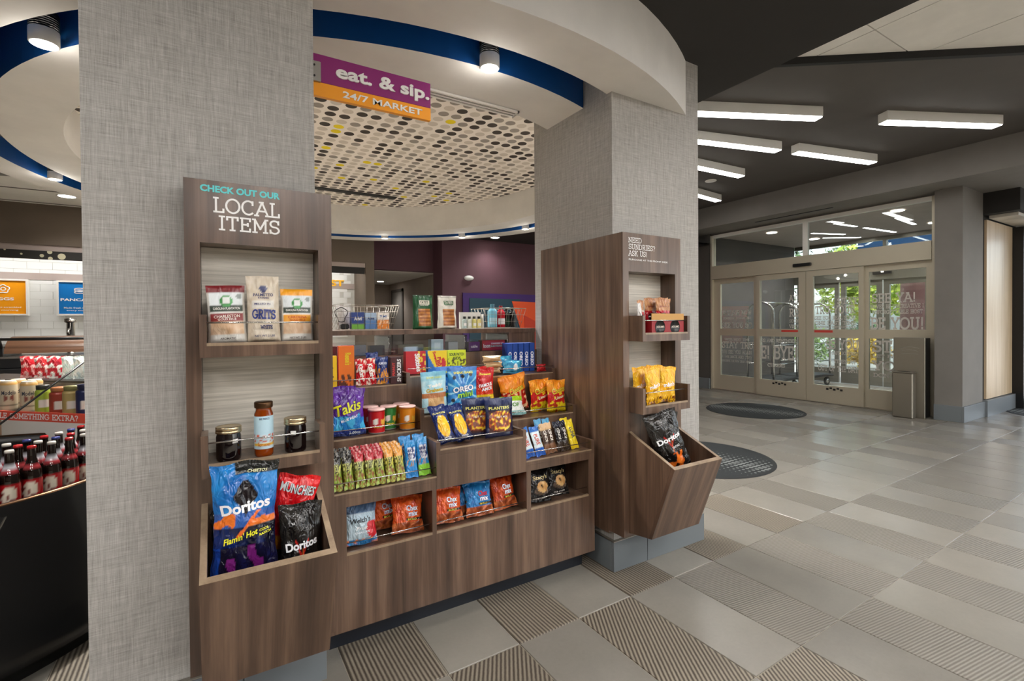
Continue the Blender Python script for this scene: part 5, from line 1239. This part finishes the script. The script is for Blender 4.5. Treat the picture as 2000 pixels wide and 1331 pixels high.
T('HAVE A', 3.98, 1.60, .04, .2, L3_); T('STAY', 3.62, 1.60, .085, .28, L3_); T('TRU-YOUR', 3.80, 1.47, .11, .56, L3_); T('SEE YOU REAL SOON', 3.8, 1.345, .055, .58, L3_); T('ONE LAST TIME', 3.8, 1.265, .05, .58, L3_); T('DOWNRIGHT UNFORGETTABLE', 3.8, 1.2, .03, .58, L3_)
T('SS YOU', 3.70, .93, .13, .45, L3_); T('SAFE JOURNEY', 3.66, .80, .045, .36, L3_); T('TIMES AT', 3.66, .67, .05, .3, L3_); T('OUT OF THE DAY', 3.76, .555, .075, .56, L3_)
T('SEE YA!', 3.06, 1.62, .12, .52, L4_); T('NEVER BE UNCREATIVE I', 3.02, 1.50, .05, .62, L4_); T('UNFORGETTABLE HOST', 3.02, 1.42, .05, .6, L4_); T('BE YOU!', 3.02, 1.255, .15, .62, L4_, .17)
T('STAY', 3.05, .92, .15, .52, L4_, .17); T('LET FRIENDS', 3.05, .78, .04, .5, L4_); T('YOU', 3.1, .64, .12, .42, L4_, .17); T("DON'T YOU", 3.05, .50, .05, .5, L4_)
# vestibule shell
struct(MB().box(8.27, 6.0, 0, 11.1, 6.1, 2.985).build('wall_vestibule_left', 'charcoal_paint'), 'grey side wall of the vestibule behind the luggage carts', 'wall')
struct(MB().box(10.4, 2.45, 0, 11.1, 2.55, 2.985).build('wall_vestibule_right', 'grey_paint'), 'grey side wall of the vestibule at the outer doors', 'wall')
struct(MB().box(8.27, 2.4, 2.945, 11.2, 6.1, 2.984).build('ceiling_vestibule', 'lilac_grey'), 'taupe vestibule ceiling with slot lights', 'ceiling')
for i, (x0, y0, x1, y1) in enumerate(((8.91, 4.145, 9.54, 4.09), (9.30, 3.42, 10.23, 3.50), (9.77, 4.07, 10.8, 3.99), (9.51, 4.82, 10.2, 4.57), (10.25, 4.98, 10.85, 4.58))):
    t = thing('slot_light', ('short slot light over the middle of the vestibule', 'slot light aimed at the outer doors next to the pillar', 'long slot light running to the outer doors', 'slanting slot light behind the transom mullion', 'slanting slot light closest to the outer doors')[i], 'ceiling light', (x0, y0, 2.94), math.atan2(y1-y0, x1-x0), 'slot lights in the vestibule ceiling')
    L_ = math.hypot(x1-x0, y1-y0); MB().box(0, -.035, 0, L_, .035, .0045).build('frame', 'white_paint', t, world=False); MB().box(.01, -.028, -.003, L_-.01, .028, 0).build('diffuser', 'lamp_glow', t, world=False)
od = link('door_2', None); struct(od, 'outer vestibule doors in grey metal frames', 'door'); od.location = (11.15, 4.3, 0)
for ys, nm in (((5.10, 5.95, .08, .08), 'side_leaf'), ((4.32, 5.06, .1, .09), 'sliding_leaf'), ((3.56, 4.30, .09, .1), 'sliding_leaf'), ((2.6, 3.52, .08, .1), 'side_leaf')): framed(nm, 11.15, ys, (.0, .3, 1.04, 1.10, 2.0, 2.1), .025, 'satin_steel', od)
MB().box(11.08, 2.5, 2.1, 11.22, 6.0, 2.38).build('header', 'satin_steel', od); MB().box(11.11, 2.5, 2.87, 11.19, 6.0, 2.945).box(11.11, 4.25, 2.38, 11.19, 4.31, 2.87).build('transom_frame', 'satin_steel', od)
MB().box(11.145, 2.5, 2.38, 11.155, 4.25, 2.87).build('pane', 'acrylic', od); MB().box(11.145, 4.31, 2.38, 11.155, 6.0, 2.87).build('pane', 'acrylic', od)
MB().box(11.03, 4.15, 2.2, 11.079, 4.45, 2.25).build('motion_sensor', 'black_plastic', od)
# ---- luggage carts
def cart(x, y, rz, label):
    t = thing('luggage_cart', label, 'luggage cart', (x, y, 0), math.radians(rz), 'luggage carts in the vestibule')
    w, l = .28, .5
    MB().box(-l, -w, .19, l, w, .23).build('deck', 'rubber', t, world=False, bevel=.008)
    MB().tube([(-l, -w, .2), (l, -w, .2), (l, w, .2), (-l, w, .2)], .018, 8, closed=True).build('bumper', 'black_plastic', t, world=False)
    for sx in (-1, 1):
        P = [(sx*(l-.05), -(w-.04), .23), (sx*(l-.05), -(w-.04), 1.45)]+[(sx*(l-.05), -(w-.04)*math.cos(a), 1.45+.2*math.sin(a)) for a in [pi*i/12 for i in range(1, 12)]]+[(sx*(l-.05), w-.04, 1.45), (sx*(l-.05), w-.04, .23)]
        MB().tube(P, .018, 10).build('arch', 'chrome', t, world=False)
    MB().tube([(-l+.05, 0, 1.65), (l-.05, 0, 1.65)], .016, 8).build('hanging_bar', 'chrome', t, world=False)
    for z in (.5, .85):
        for s in (-1, 1): MB().tube([(-l+.05, s*(w-.04), z), (l-.05, s*(w-.04), z)], .009, 6).build('side_bar', 'chrome', t, world=False)
    for sx in (-1, 1):
        for sy in (-1, 1):
            wh = MB().lathe([(.05, -.018), (.08, -.018), (.085, 0), (.08, .018), (.05, .018)], 20, (sx*(l-.12), sy*(w-.06), .085), axis='y').build('wheel', 'rubber', t, world=False)
            MB().lathe([(.0, -.022), (.05, -.022), (.05, .022), (0, .022)], 16, (sx*(l-.12), sy*(w-.06), .085), axis='y', cap=False).build('hub', 'chrome', wh, world=False)
cart(9.05, 5.30, 4, 'chrome luggage cart directly behind the sliding leaf'); cart(10.15, 5.28, -3, 'chrome luggage cart closer to the outer doors')
# ---- sanitizer and wipes station
ss = thing('wipes_station', 'tall brushed steel dispenser stand beside the grey door pillar', 'dispenser', (7.97, 2.75, 0))
MB().box(7.875, 2.585, .01, 7.905, 2.93, 1.065).build('front_plate', 'satin_steel', ss, bevel=.004); MB().box(7.905, 2.60, .01, 8.10, 2.915, 1.06).build('case', 'black_plastic', ss, bevel=.004)
MB().box(7.8745, 2.575, 0, 8.11, 2.94, .0098).build('foot_plate', 'satin_steel', ss)
for k, (a0, z0, wd) in enumerate(((0, .925, .10), (0, .885, .09), (0, .85, .09))):
    MB().tube([(7.8745, 2.745-wd+2*wd*i/10, z0+.02*math.sin(pi*i/10)*(1 if k < 2 else .2)) for i in range(11)], .003, 6).build('emblem_stroke', 'steel', ss)
sb2 = thing('waste_bin', 'short brushed steel bin with an oval opening before the dispenser stand', 'bin', (7.82, 2.79, 0))
def oval(r0, n=28): return [(7.815+.05*r0*math.cos(2*pi*i/n), 2.79+.115*r0*math.sin(2*pi*i/n)) for i in range(n)]
b = MB()
O1, O2 = oval(1), oval(.62)
rr_ = [(7.762, 2.675), (7.872, 2.675), (7.872, 2.905), (7.762, 2.905)]
MB().poly(rr_, .001, .60).build('bin_body', 'satin_steel', sb2, bevel=.012)
MB().poly([(p[0]+.002*(0 if p[0] > 7.8 else -1), p[1]+.004*(1 if p[1] > 2.8 else -1)) for p in rr_], .60, .615).build('bin_rim', 'steel', sb2, bevel=.004)
MB().poly(O2, .6152, .617).build('opening', 'black_matte', sb2)
# ---- round mats
def matmat():
    m, nt, p = nodes('mat_dots')
    g_ = nt.nodes.new('ShaderNodeTexCoord'); s = nt.nodes.new('ShaderNodeSeparateXYZ'); nt.links.new(g_.outputs['Object'], s.inputs[0])
    u = math_(nt, 'MULTIPLY', s.outputs[0], 18); v = math_(nt, 'MULTIPLY', s.outputs[1], 18)
    du = math_(nt, 'SUBTRACT', math_(nt, 'FRACT', u), .5); dv = math_(nt, 'SUBTRACT', math_(nt, 'FRACT', v), .5)
    r = math_(nt, 'SQRT', math_(nt, 'ADD', math_(nt, 'POWER', du, 2), math_(nt, 'POWER', dv, 2)))
    q = math_(nt, 'ABSOLUTE', math_(nt, 'ADD', math_(nt, 'MULTIPLY', s.outputs[0], 1.0), math_(nt, 'MULTIPLY', s.outputs[1], .3)))
    lim = math_(nt, 'SUBTRACT', .42, math_(nt, 'MULTIPLY', q, 1.15))
    k = math_(nt, 'LESS_THAN', r, lim)
    mx = N(nt, 'ShaderNodeMixRGB'); nt.links.new(k, mx.inputs[0]); mx.inputs[1].default_value = srgb(36, 40, 41); mx.inputs[2].default_value = srgb(120, 124, 122)
    nt.links.new(mx.outputs[0], p.inputs['Base Color']); p.inputs['Roughness'].default_value = .95
    bump(nt, p, noise(nt, g_.outputs['Object'], 260, 2), .4, .004)
matmat()
for x, y, lb in ((6.67, 4.18, 'round dark mat with grey dots just inside the entrance doors'), (3.93, 3.02, 'round dark mat with grey dots beside the sundries display'), (9.78, 1.62, 'round dark mat before the oak panel at the side entry')):
    t = thing('round_mat', lb, 'mat', (x, y, 0)); MB().lathe([(0, .006), (.62, .006)], 56, cap=False).build('carpet', 'mat_dots', t, world=False)
    MB().lathe([(.619, .0062), (.625, .007), (.655, .001)], 56, cap=False).build('rubber_border', 'rubber', t, world=False)
# ================================================================ outside
mat('paving', srgb(150, 146, 140), .9); mat('asphalt', srgb(96, 96, 98), .9); mat('bark', srgb(92, 74, 58), .9)
mat('canopy_blue', srgb(12, 62, 100), .8); mat('column_red', srgb(80, 40, 34), .8); mat('lawn', srgb(94, 120, 50), .95)
struct(MB().box(11.1, -14, -.2, 60, 60, -.01).build('floor_outside', 'paving'), 'pale paving outside the entrance', 'ground')
cn = thing('entrance_canopy', 'blue entrance canopy beam outside the outer doors', 'canopy', (13, 4.5, 2.8))
MB().box(12.9, -2, 2.84, 13.1, 5.5, 3.15).build('beam', 'canopy_blue', cn); MB().box(12.88, 4.9, 2.82, 13.12, 4.93, 3.17).build('joint', 'white_paint', cn)
tag(MB().lathe([(.30, -.01), (.30, .3), (.26, .34), (.24, 2.83)], 28, (13.0, 4.45, 0)).build('canopy_column', 'column_red'), 'round red-brown canopy column outside the doors', 'column')
def leafmat(name, c1, c2):
    m, nt, p = nodes(name); oi = nt.nodes.new('ShaderNodeNewGeometry')
    nt.links.new(ramp(nt, oi.outputs['Random Per Island'], [(0, c1), (1, c2)]), p.inputs['Base Color']); p.inputs['Roughness'].default_value = .6
    p.inputs['Transmission Weight'].default_value = .0
leafmat('leaf_green', srgb(46, 74, 24), srgb(120, 150, 50)); leafmat('leaf_lime', srgb(112, 140, 30), srgb(206, 212, 84)); leafmat('leaf_dark', srgb(28, 48, 28), srgb(74, 98, 46)); leafmat('leaf_gold', srgb(150, 110, 24), srgb(226, 190, 60))
def foliage(R, n, rx, rz, cz, s):
    V, Fs = [], []
    for _ in range(n):
        th = R.uniform(0, 2*pi); ph = math.acos(R.uniform(-1, 1)); k = R.uniform(.55, 1)**.5*(.8+.25*math.sin(3*th+ph*4))
        c = Vector((rx*k*math.sin(ph)*math.cos(th), rx*k*math.sin(ph)*math.sin(th), cz+rz*k*math.cos(ph)))
        a = Vector((R.gauss(0, 1), R.gauss(0, 1), R.gauss(0, 1))).normalized(); b_ = a.orthogonal().normalized()
        q = len(V); V += [c-a*s, c+b_*s*.45, c+a*s, c-b_*s*.45]; Fs.append((q, q+1, q+2, q+3))
    return V, Fs
def tree(name, label, x, y, h, rx, rz, m, n=1600, s=.13, trunk=True, sd=1):
    t = thing(name, label, 'tree' if trunk else 'shrub', (x, y, 0), 0); R = random.Random(sd)
    V, Fs = foliage(R, n, rx, rz, h-rz, s)
    me = bpy.data.meshes.new('foliage'); me.from_pydata([tuple(v) for v in V], [], Fs); me.materials.append(MAT[m]); me.update()
    o = link('foliage', me, t); o['kind'] = 'stuff'
    if trunk: MB().tube([(0, 0, -.02), (.05, .03, h*.3), (0, .05, h*.75)], .1, 8).build('trunk', 'bark', t, world=False)
    else: MB().tube([(0, 0, -.02), (0, 0, h*.5)], .04, 6).build('stem', 'bark', t, world=False)
R0 = random.Random(5)
for i, (x, y, h, rx, rz, m, lb) in enumerate(((17, 11.2, 5.2, 1.9, 1.8, 'leaf_dark', 'dark green tree beyond the paving left of the outer doors'), (20, 8.3, 4.2, 1.6, 1.5, 'leaf_lime', 'bright lime tree beyond the outer doors'), (25.5, 10.5, 6.2, 2.2, 2.2, 'leaf_green', 'tall mid green tree behind the lime tree'), (21.5, 4.9, 4.6, 1.6, 1.7, 'leaf_green', 'green tree behind the red canopy column'),
    (27, 16.5, 7.0, 2.6, 2.6, 'leaf_dark', 'tall dark tree farthest from the doors'), (26, 5.6, 5.4, 1.9, 2.0, 'leaf_lime', 'lime tree at the far end of the paving'))): tree('broadleaf_tree', lb, x, y, h, rx, rz, m, 1700, .16, True, i+3)
for i, (x, y, h, rx, rz, m, lb) in enumerate(((15.2, 7.75, 1.2, .72, .6, 'leaf_green', 'low green shrub just outside the outer doors'), (15.0, 6.2, .95, .6, .48, 'leaf_gold', 'golden shrub just outside the outer doors'), (17.4, 7.4, 1.3, .9, .65, 'leaf_dark', 'dark shrub before the lime tree'), (14.6, 9.4, 1.5, .7, .75, 'leaf_dark', 'dark shrub by the vestibule wall'), (17.5, 5.4, 1.1, .8, .55, 'leaf_lime', 'lime shrub behind the canopy column'))): tree('garden_shrub', lb, x, y, h, rx, rz, m, 900, .07, False, i+20)
# ================================================================ breakfast zone and cooler
CC = (-1.2, 3.15)
ck = thing('drink_cooler', 'round black open drink cooler full of bottles beside the pillar', 'cooler', (CC[0], CC[1], 0))
cl = lambda pr, nm, m, **k: MB().lathe(pr, 96, (CC[0], CC[1], 0), cap=False).build(nm, m, ck, **k)
cl([(.90, 0), (.90, .06), (.955, .07), (.955, .12), (.94, .35), (.88, .64), (.878, .65)], 'body', 'black_plastic'); cl([(.878, .65), (.874, .657), (.862, .657), (.858, .65)], 'rim', 'bronze_cap'); cl([(.858, .65), (.85, .60), (0, .60)], 'well', 'black_plastic')
MB().hexa([(-.72, 2.395, .50), (-.70, 2.381, .50), (-.695, 2.39, .50), (-.715, 2.405, .50), (-.69, 2.43, .62), (-.66, 2.41, .62), (-.655, 2.42, .62), (-.685, 2.44, .62)]).build('tag_clip', 'acrylic', ck)
dxs, dys = .726, -.686; nxs, nys = -.686, -.726                # shelf direction and outward normal
def sp(s, n, z): return (-.765+dxs*s-nxs*n*1.0, 3.225+dys*s-nys*n*1.0, z)   # n>0 goes back
def shelf_box(s0, s1, n0, n1, z0, z1): return MB().hexa([sp(s0, n0, z0), sp(s1, n0, z0), sp(s1, n1, z0), sp(s0, n1, z0), sp(s0, n0, z1), sp(s1, n0, z1), sp(s1, n1, z1), sp(s0, n1, z1)])
shelf_box(-.95, .40, 0, .26, .855, .868).build('shelf', 'black_plastic', ck); shelf_box(-.95, .40, .2, .46, 1.0, 1.01).build('shelf', 'black_plastic', ck)
shelf_box(-.95, .40, .44, .47, .60, 1.0).build('back_wall', 'white_paint', ck)
mat('strip_red', srgb(226, 84, 62), .5); ps = shelf_box(-.95, .40, -.006, -.001, .838, .884).build('price_strip', 'strip_red', ck)
sh_ = slab('BRING A LITTLE SOMETHING EXTRA?', w=.16)
lettering(sh_, .024, lambda a, c, d: sp(-.12+a, -.0075, .861+c), 'white_vinyl', ps, width=.78)
shelf_box(-.9, .38, .04, .06, .846, .852).build('led_tube', 'lamp_glow', ck)
MB().tube([(-.70, 2.47, .93), (-.47, 2.70, 1.165)], .004, 8).build('guard_rod', 'black_plastic', ck)
def beer_label(cap):
    K = hexc(cap)
    def p(t, v):
        if v > .965: return K
        f = abs(t-.5) < .3
        if .12 < v < .47 and f:
            if inell(t, v, .47, .30, .13, .13): return (222, 214, 196) if nz(t*3, v*3, 6, 2) > -.25 else (120, 40, 36)
            return (170, 20, 28)
        if .66 < v < .78 and abs(t-.5) < .22: return (176, 60, 66) if v < .70 else ((24, 14, 10) if cap == 'b41c22' else (206, 206, 214))
        return (24, 13, 8)
    return p
bprof = [(0, .001), (.029, 0), (.031, .004), (.031, .125), (.028, .145), (.0175, .172), (.0135, .19), (.0128, .222), (.0138, .224), (.0138, .232), (.0125, .236), (0, .236)]
src = {}
gb = 'beer bottles in the round cooler'
for ri, (rad, off) in enumerate(((.812, 0), (.742, .042), (.672, .0))):
    for k in range(12):
        th = math.radians(-74)+(k+.0)*.0845*.812/rad*1.0+off
        if th > math.radians(-8): break
        x, y = CC[0]+rad*math.cos(th), CC[1]+rad*math.sin(th)
        s_in = (x+.765)*nxs+(y-3.225)*nys
        if s_in < .02: continue
        cap = ('b41c22', 'd8d4cc', '2c3a7a')[(k+ri) % 3 if ri else (0 if k % 2 == 0 else 1)]
        lb = 'brown beer bottle with a %s cap in the %s row of the cooler' % ({'b41c22': 'red', 'd8d4cc': 'silver', '2c3a7a': 'blue'}[cap], ('outer', 'second', 'inner')[ri])
        if cap not in src: o = turned('beer_bottle', lb, 'bottle', bprof, beer_label(cap), 'bottle_print', 28, gb); src[cap] = o
        else: o = src[cap].copy(); COL.objects.link(o); o['label'] = lb
        o.location = (x, y, .601); o.rotation_euler = (0, 0, math.atan2(y, x)-pi/2+.12*math.sin(k*5.1))
# things on the cooler shelves
def canlab(t, v):
    if v > .94 or v < .04: return (196, 186, 166)
    if v > .88: return (206, 160, 90)
    if inell(t, v, .44, .45, .035, .09) or inell(t, v, .56, .45, .035, .09): return (130, 70, 60)
    if .2 < v < .24: return (120, 110, 90)
    return (196, 182, 156)
cn_prof = [(0, .004), (.026, .002), (.0325, .012), (.033, .016), (.033, .146), (.027, .156), (.027, .158), (.025, .155), (0, .155)]
c0 = None
for i, (s_, n_) in enumerate(((-.33, .05), (-.255, .05), (-.12, .05), (-.30, .12), (-.19, .12), (-.42, .06), (-.50, .06))):
    P = sp(s_, n_, .8685); lb = 'tall gold and white beer can %s on the cooler shelf' % ('at the far left end', 'second from the end', 'next to the jar', 'behind the front row', 'filling the front row gap', 'left of the front pair', 'at the cooler shelf end')[i]
    if c0 is None: c0 = turned('beer_can', lb, 'can', cn_prof, canlab, 'can_print', 28, 'beer cans on the cooler shelf', texts=(('Modelo', .62, .13, '1c2438', .056, .033),)); o = c0
    else: o = copy_tree(c0); o['label'] = lb
    o.location = P; o.rotation_euler = (0, 0, math.atan2(P[1], P[0])-pi/2)
def shelfjar(s_, n_, A, B, h, r, label, nm='snack_jar'):
    P = sp(s_, n_, .8685); o = turned(nm, label, 'jar', [(0, .002), (r*.95, 0), (r, .006), (r, h*.78), (r*.8, h*.84), (r*.85, h*.85), (r*.85, h), (0, h)], lambda t, v: B if v > .84 else (A if not (.2 < v < .5 and .4 < t < .62) else (220, 214, 204)), 'can_print', 28)
    o.location = P; o.rotation_euler = (0, 0, math.atan2(P[1], P[0])-pi/2)
shelfjar(-.03, .05, (150, 170, 60), (40, 44, 40), .14, .03, 'slim green snack jar next to the beer cans'); shelfjar(.065, .06, (150, 60, 44), (170, 110, 70), .13, .04, 'brown and red snack jar in the middle of the cooler shelf'); shelfjar(.155, .05, (170, 150, 96), (120, 116, 70), .14, .036, 'olive jar with a pale label on the cooler shelf')
shelfjar(.245, .05, (26, 36, 76), (30, 34, 60), .15, .04, 'navy and gold tin at the pillar end of the cooler shelf', 'snack_tin')
for i, (s_, c1, c2_, W_, lb) in enumerate(((-.46, 'c81c28', 'f0b4b0', .085, 'red and white snack pouch at the end of the upper cooler shelf'), (-.36, 'd02830', 'f4e0dc', .085, 'red snack pouch with white print on the upper cooler shelf'), (-.27, 'c41c30', 'f0f0ea', .085, 'red snack pouch beside the white ones on the upper cooler shelf'), (-.17, 'eef2ec', 'cfe4dc', .08, 'white snack pouch next to the red ones'), (-.09, 'f2f4ee', 'd4e4e4', .08, 'white snack pouch beside the dark green one'), (-.015, '4c5a34', '8cae30', .05, 'dark green slim pouch on the upper cooler shelf'), (.085, '9cc41c', 'd8c8b4', .12, 'lime topped nut pouch on the upper cooler shelf'), (.21, 'b4dc1c', 'd8c0b0', .11, 'lime topped nut pouch at the pillar end of the upper cooler shelf'))):
    A, B = hexc(c1), hexc(c2_); P = sp(s_, .28, 1.0115)
    o = pack('snack_pouch', lb, 'snack pouch', W_, .125, .03, (lambda u, v, A=A, B=B: A if v > .66 else (B if nz(u, v, 7, 2) > -.1 else (150, 90, 80))) if i > 5 else (lambda u, v, A=A, B=B: A if nz(u, v, 6, 2) < .15 else B), (), 'pillow', 200+i, 'foil_print', 14, 18)
    put(o, P[0], P[1], P[2], 0, 0, 0); o.rotation_euler = (math.radians(-8), 0, math.atan2(P[1], P[0])-pi/2)
# breakfast counter and warmers
bc = thing('breakfast_counter', 'white topped breakfast counter behind the drink cooler', 'counter', (-2.0, 5.6, 0))
MB().box(-3.4, 5.3, 0, -.75, 6.0, .93).build('counter_body', 'walnut', bc); MB().box(-3.42, 5.27, .93, -.73, 6.02, .965).build('counter_top', 'black_plastic', bc)
ch = thing('food_warmer', 'black roll top food warmer with brown lid on the breakfast counter', 'food warmer', (-1.25, 5.6, .965))
MB().box(-1.50, 5.38, .9655, -.78, 5.86, 1.06).build('base', 'black_plastic', ch, bevel=.006); MB().box(-1.50, 5.376, 1.045, -.78, 5.38, 1.062).build('trim_bar', 'chrome', ch)
mat('amber_lid', srgb(88, 60, 42), .35)
b = MB(); n = 12
for i in range(n):
    a0, a1 = pi*.05+pi*.6*i/n, pi*.05+pi*.6*(i+1)/n
    b.quadv([(-1.46, 5.62-.24*math.cos(a0), 1.06+.16*math.sin(a0)), (-.80, 5.62-.24*math.cos(a0), 1.06+.16*math.sin(a0)), (-.80, 5.62-.24*math.cos(a1), 1.06+.16*math.sin(a1)), (-1.46, 5.62-.24*math.cos(a1), 1.06+.16*math.sin(a1))], 0, True)
b.build('lid', 'amber_lid', ch, norm=False)
MB().tube([(-1.47, 5.375, 1.13), (-1.47, 5.36, 1.20), (-.79, 5.36, 1.20), (-.79, 5.375, 1.13)], .012, 8).build('handle', 'black_plastic', ch)
MB().box(-1.5, 5.40, 1.06, -1.47, 5.84, 1.14).build('end_plate', 'black_plastic', ch); MB().box(-.8, 5.40, 1.06, -.78, 5.84, 1.14).build('end_plate', 'black_plastic', ch)
for i, x in enumerate((-1.16, -.99)):
    t = thing('juice_dispenser', ('slim chrome drink dispenser left of the other one behind the food warmer', 'slim chrome drink dispenser closest to the pillar behind the food warmer')[i], 'dispenser', (x, 5.92, .966))
    MB().lathe([(.05, .966), (.05, .985), (.03, .99), (.03, 1.33), (.045, 1.34), (.045, 1.37), (0, 1.38)], 20, (x, 5.92, 0), cap=False).build('column', 'chrome', t); MB().tube([(x, 5.9, 1.28), (x, 5.83, 1.27), (x, 5.82, 1.23)], .01, 8).build('spout', 'chrome', t)
# signs, letters, bands on the tiled wall
struct(MB().box(-5, 7.985, 1.868, 2.0, 7.9915, 1.95).build('trim_9', 'lilac_grey'), 'pale rail behind the breakfast signs', 'trim')
for nm, lb, x0, m, word, sub in (('menu_sign', 'orange menu sign in a white frame about eggs', -2.36, 'sign_orange', 'EGGS', 'Cage free scrambled'), ('menu_sign', 'blue menu sign in a white frame about pancakes', -1.68, 'menu_blue', 'PANCAKES', 'Made fresh to order')):
    if m not in MAT: mat(m, srgb(0, 118, 196), .4)
    t = thing(nm, lb, 'sign', (x0+.21, 7.94, 1.44)); f = MB()
    f.box(x0, 7.92, 1.435, x0+.43, 7.98, 1.455).box(x0, 7.92, 1.845, x0+.43, 7.98, 1.865).box(x0, 7.92, 1.455, x0+.02, 7.98, 1.845).box(x0+.41, 7.92, 1.455, x0+.43, 7.98, 1.845)
    f.build('frame', 'white_paint', t); MB().box(x0+.02, 7.935, 1.455, x0+.41, 7.975, 1.845).build('panel', m, t)
    lettering(sans(word, bold=.03), .034, onY(x0+.215, 1.63, 7.934), 'white_vinyl', t, depth=.002, width=.045*len(word)); lettering(sans(sub, bold=.01), .02, onY(x0+.215, 1.53, 7.934), 'white_vinyl', t, depth=.0015, width=.3); lettering(sans('every morning', bold=.01), .02, onY(x0+.215, 1.495, 7.934), 'white_vinyl', t, depth=.0015, width=.25)
    em = MB()
    if word == 'EGGS': em.tube([(x0+.215+.05*(1+.12*math.sin(5*a))*math.cos(a), 7.934, 1.745+.045*(1+.12*math.sin(5*a))*math.sin(a)) for a in [2*pi*i/30 for i in range(30)]], .006, 6, closed=True).tube([(x0+.215+.02*math.cos(a), 7.934, 1.745+.018*math.sin(a)) for a in [2*pi*i/20 for i in range(20)]], .006, 6, closed=True)
    else:
        for dz in (0, .02, .04): em.tube([(x0+.215+.05*math.cos(a), 7.934, 1.72+dz+.013*math.sin(a)) for a in [2*pi*i/24 for i in range(24)]], .005, 6, closed=True)
    em.build('emblem', 'white_vinyl' if word != 'EGGS' else 'emblem_red' if 'emblem_red' in MAT else 'white_vinyl', t)
wb = bpy.data.objects['wall_breakfast']
mat('letter_yellow', srgb(246, 186, 40), .4)
bt = thing('breakfast_letters', 'yellow wall letters spelling breakfast on the white tiles', 'wall letters', (1.25, 7.98, 1.9))
lettering(sans('BREAKFAST', bold=.03), .10, onY(1.235, 1.955, 7.989), 'letter_yellow', bt, depth=.012, width=.98)
bd = link('trim_10', None); struct(bd, 'black band with cream dots below the brown header', 'trim'); bd.location = (-1.5, 7.31, 2.1)
MB().box(-5, 7.315, 2.05, 1.88, 7.33, 2.145).build('band', 'black_paint', bd)
mat('cream_dot', srgb(206, 200, 170), .7)
for x, z, r in ((-1.50, 2.09, .034), (-1.60, 2.135, .022), (-1.595, 2.062, .02), (-1.665, 2.09, .018), (-1.83, 2.10, .01), (-1.96, 2.14, .009)):
    zz = 2.145-z; MB().poly([(x+r*math.cos(a), min(2.144, max(2.051, z+r*math.sin(a)))) for a in [2*pi*i/24 for i in range(24)]], 7.312, 7.3155, ax='y').build('dot', 'cream_dot', bd)
# wall art and white oval on the plum wall
mat('emblem_red', srgb(226, 96, 60), .4)
for k, c in (('art_purple', (62, 22, 110)), ('art_teal', (22, 66, 84)), ('art_orange', (240, 86, 28)), ('art_red', (206, 58, 22))): mat(k, srgb(*c), .5)
ar = thing('wall_art', 'abstract purple, teal and orange panel on the plum wall', 'wall art', (4.5, 7.57, .8))
MB().box(3.62, 7.575, .75, 6.0, 7.598, 1.83).build('purple_field', 'art_purple', ar); MB().box(3.74, 7.565, .75, 4.78, 7.575, 1.74).build('teal_field', 'art_teal', ar)
MB().poly([(4.60, 1.70), (6.0, 1.67), (6.0, .75), (5.0, .75), (4.78, 1.2)], 7.555, 7.565, ax='y').build('orange_shape', 'art_orange', ar); MB().poly([(4.85, 1.45), (5.4, 1.2), (5.4, .75), (4.9, .75)], 7.548, 7.555, ax='y').build('red_shape', 'art_red', ar)
wo = thing('oval_reflection', 'small white oval standing in for a reflection on the plum wall', 'reflection', (3.74, 7.59, 2.09))  # reflection of a ceiling disc built as a solid white oval
MB().lathe([(.09, 0), (.085, .03), (.05, .045), (0, .05)], 28, (0, 0, 0), axis='y', cap=False).build('shade', 'white_gloss', wo, world=False); wo.scale = (1, 1, .5)
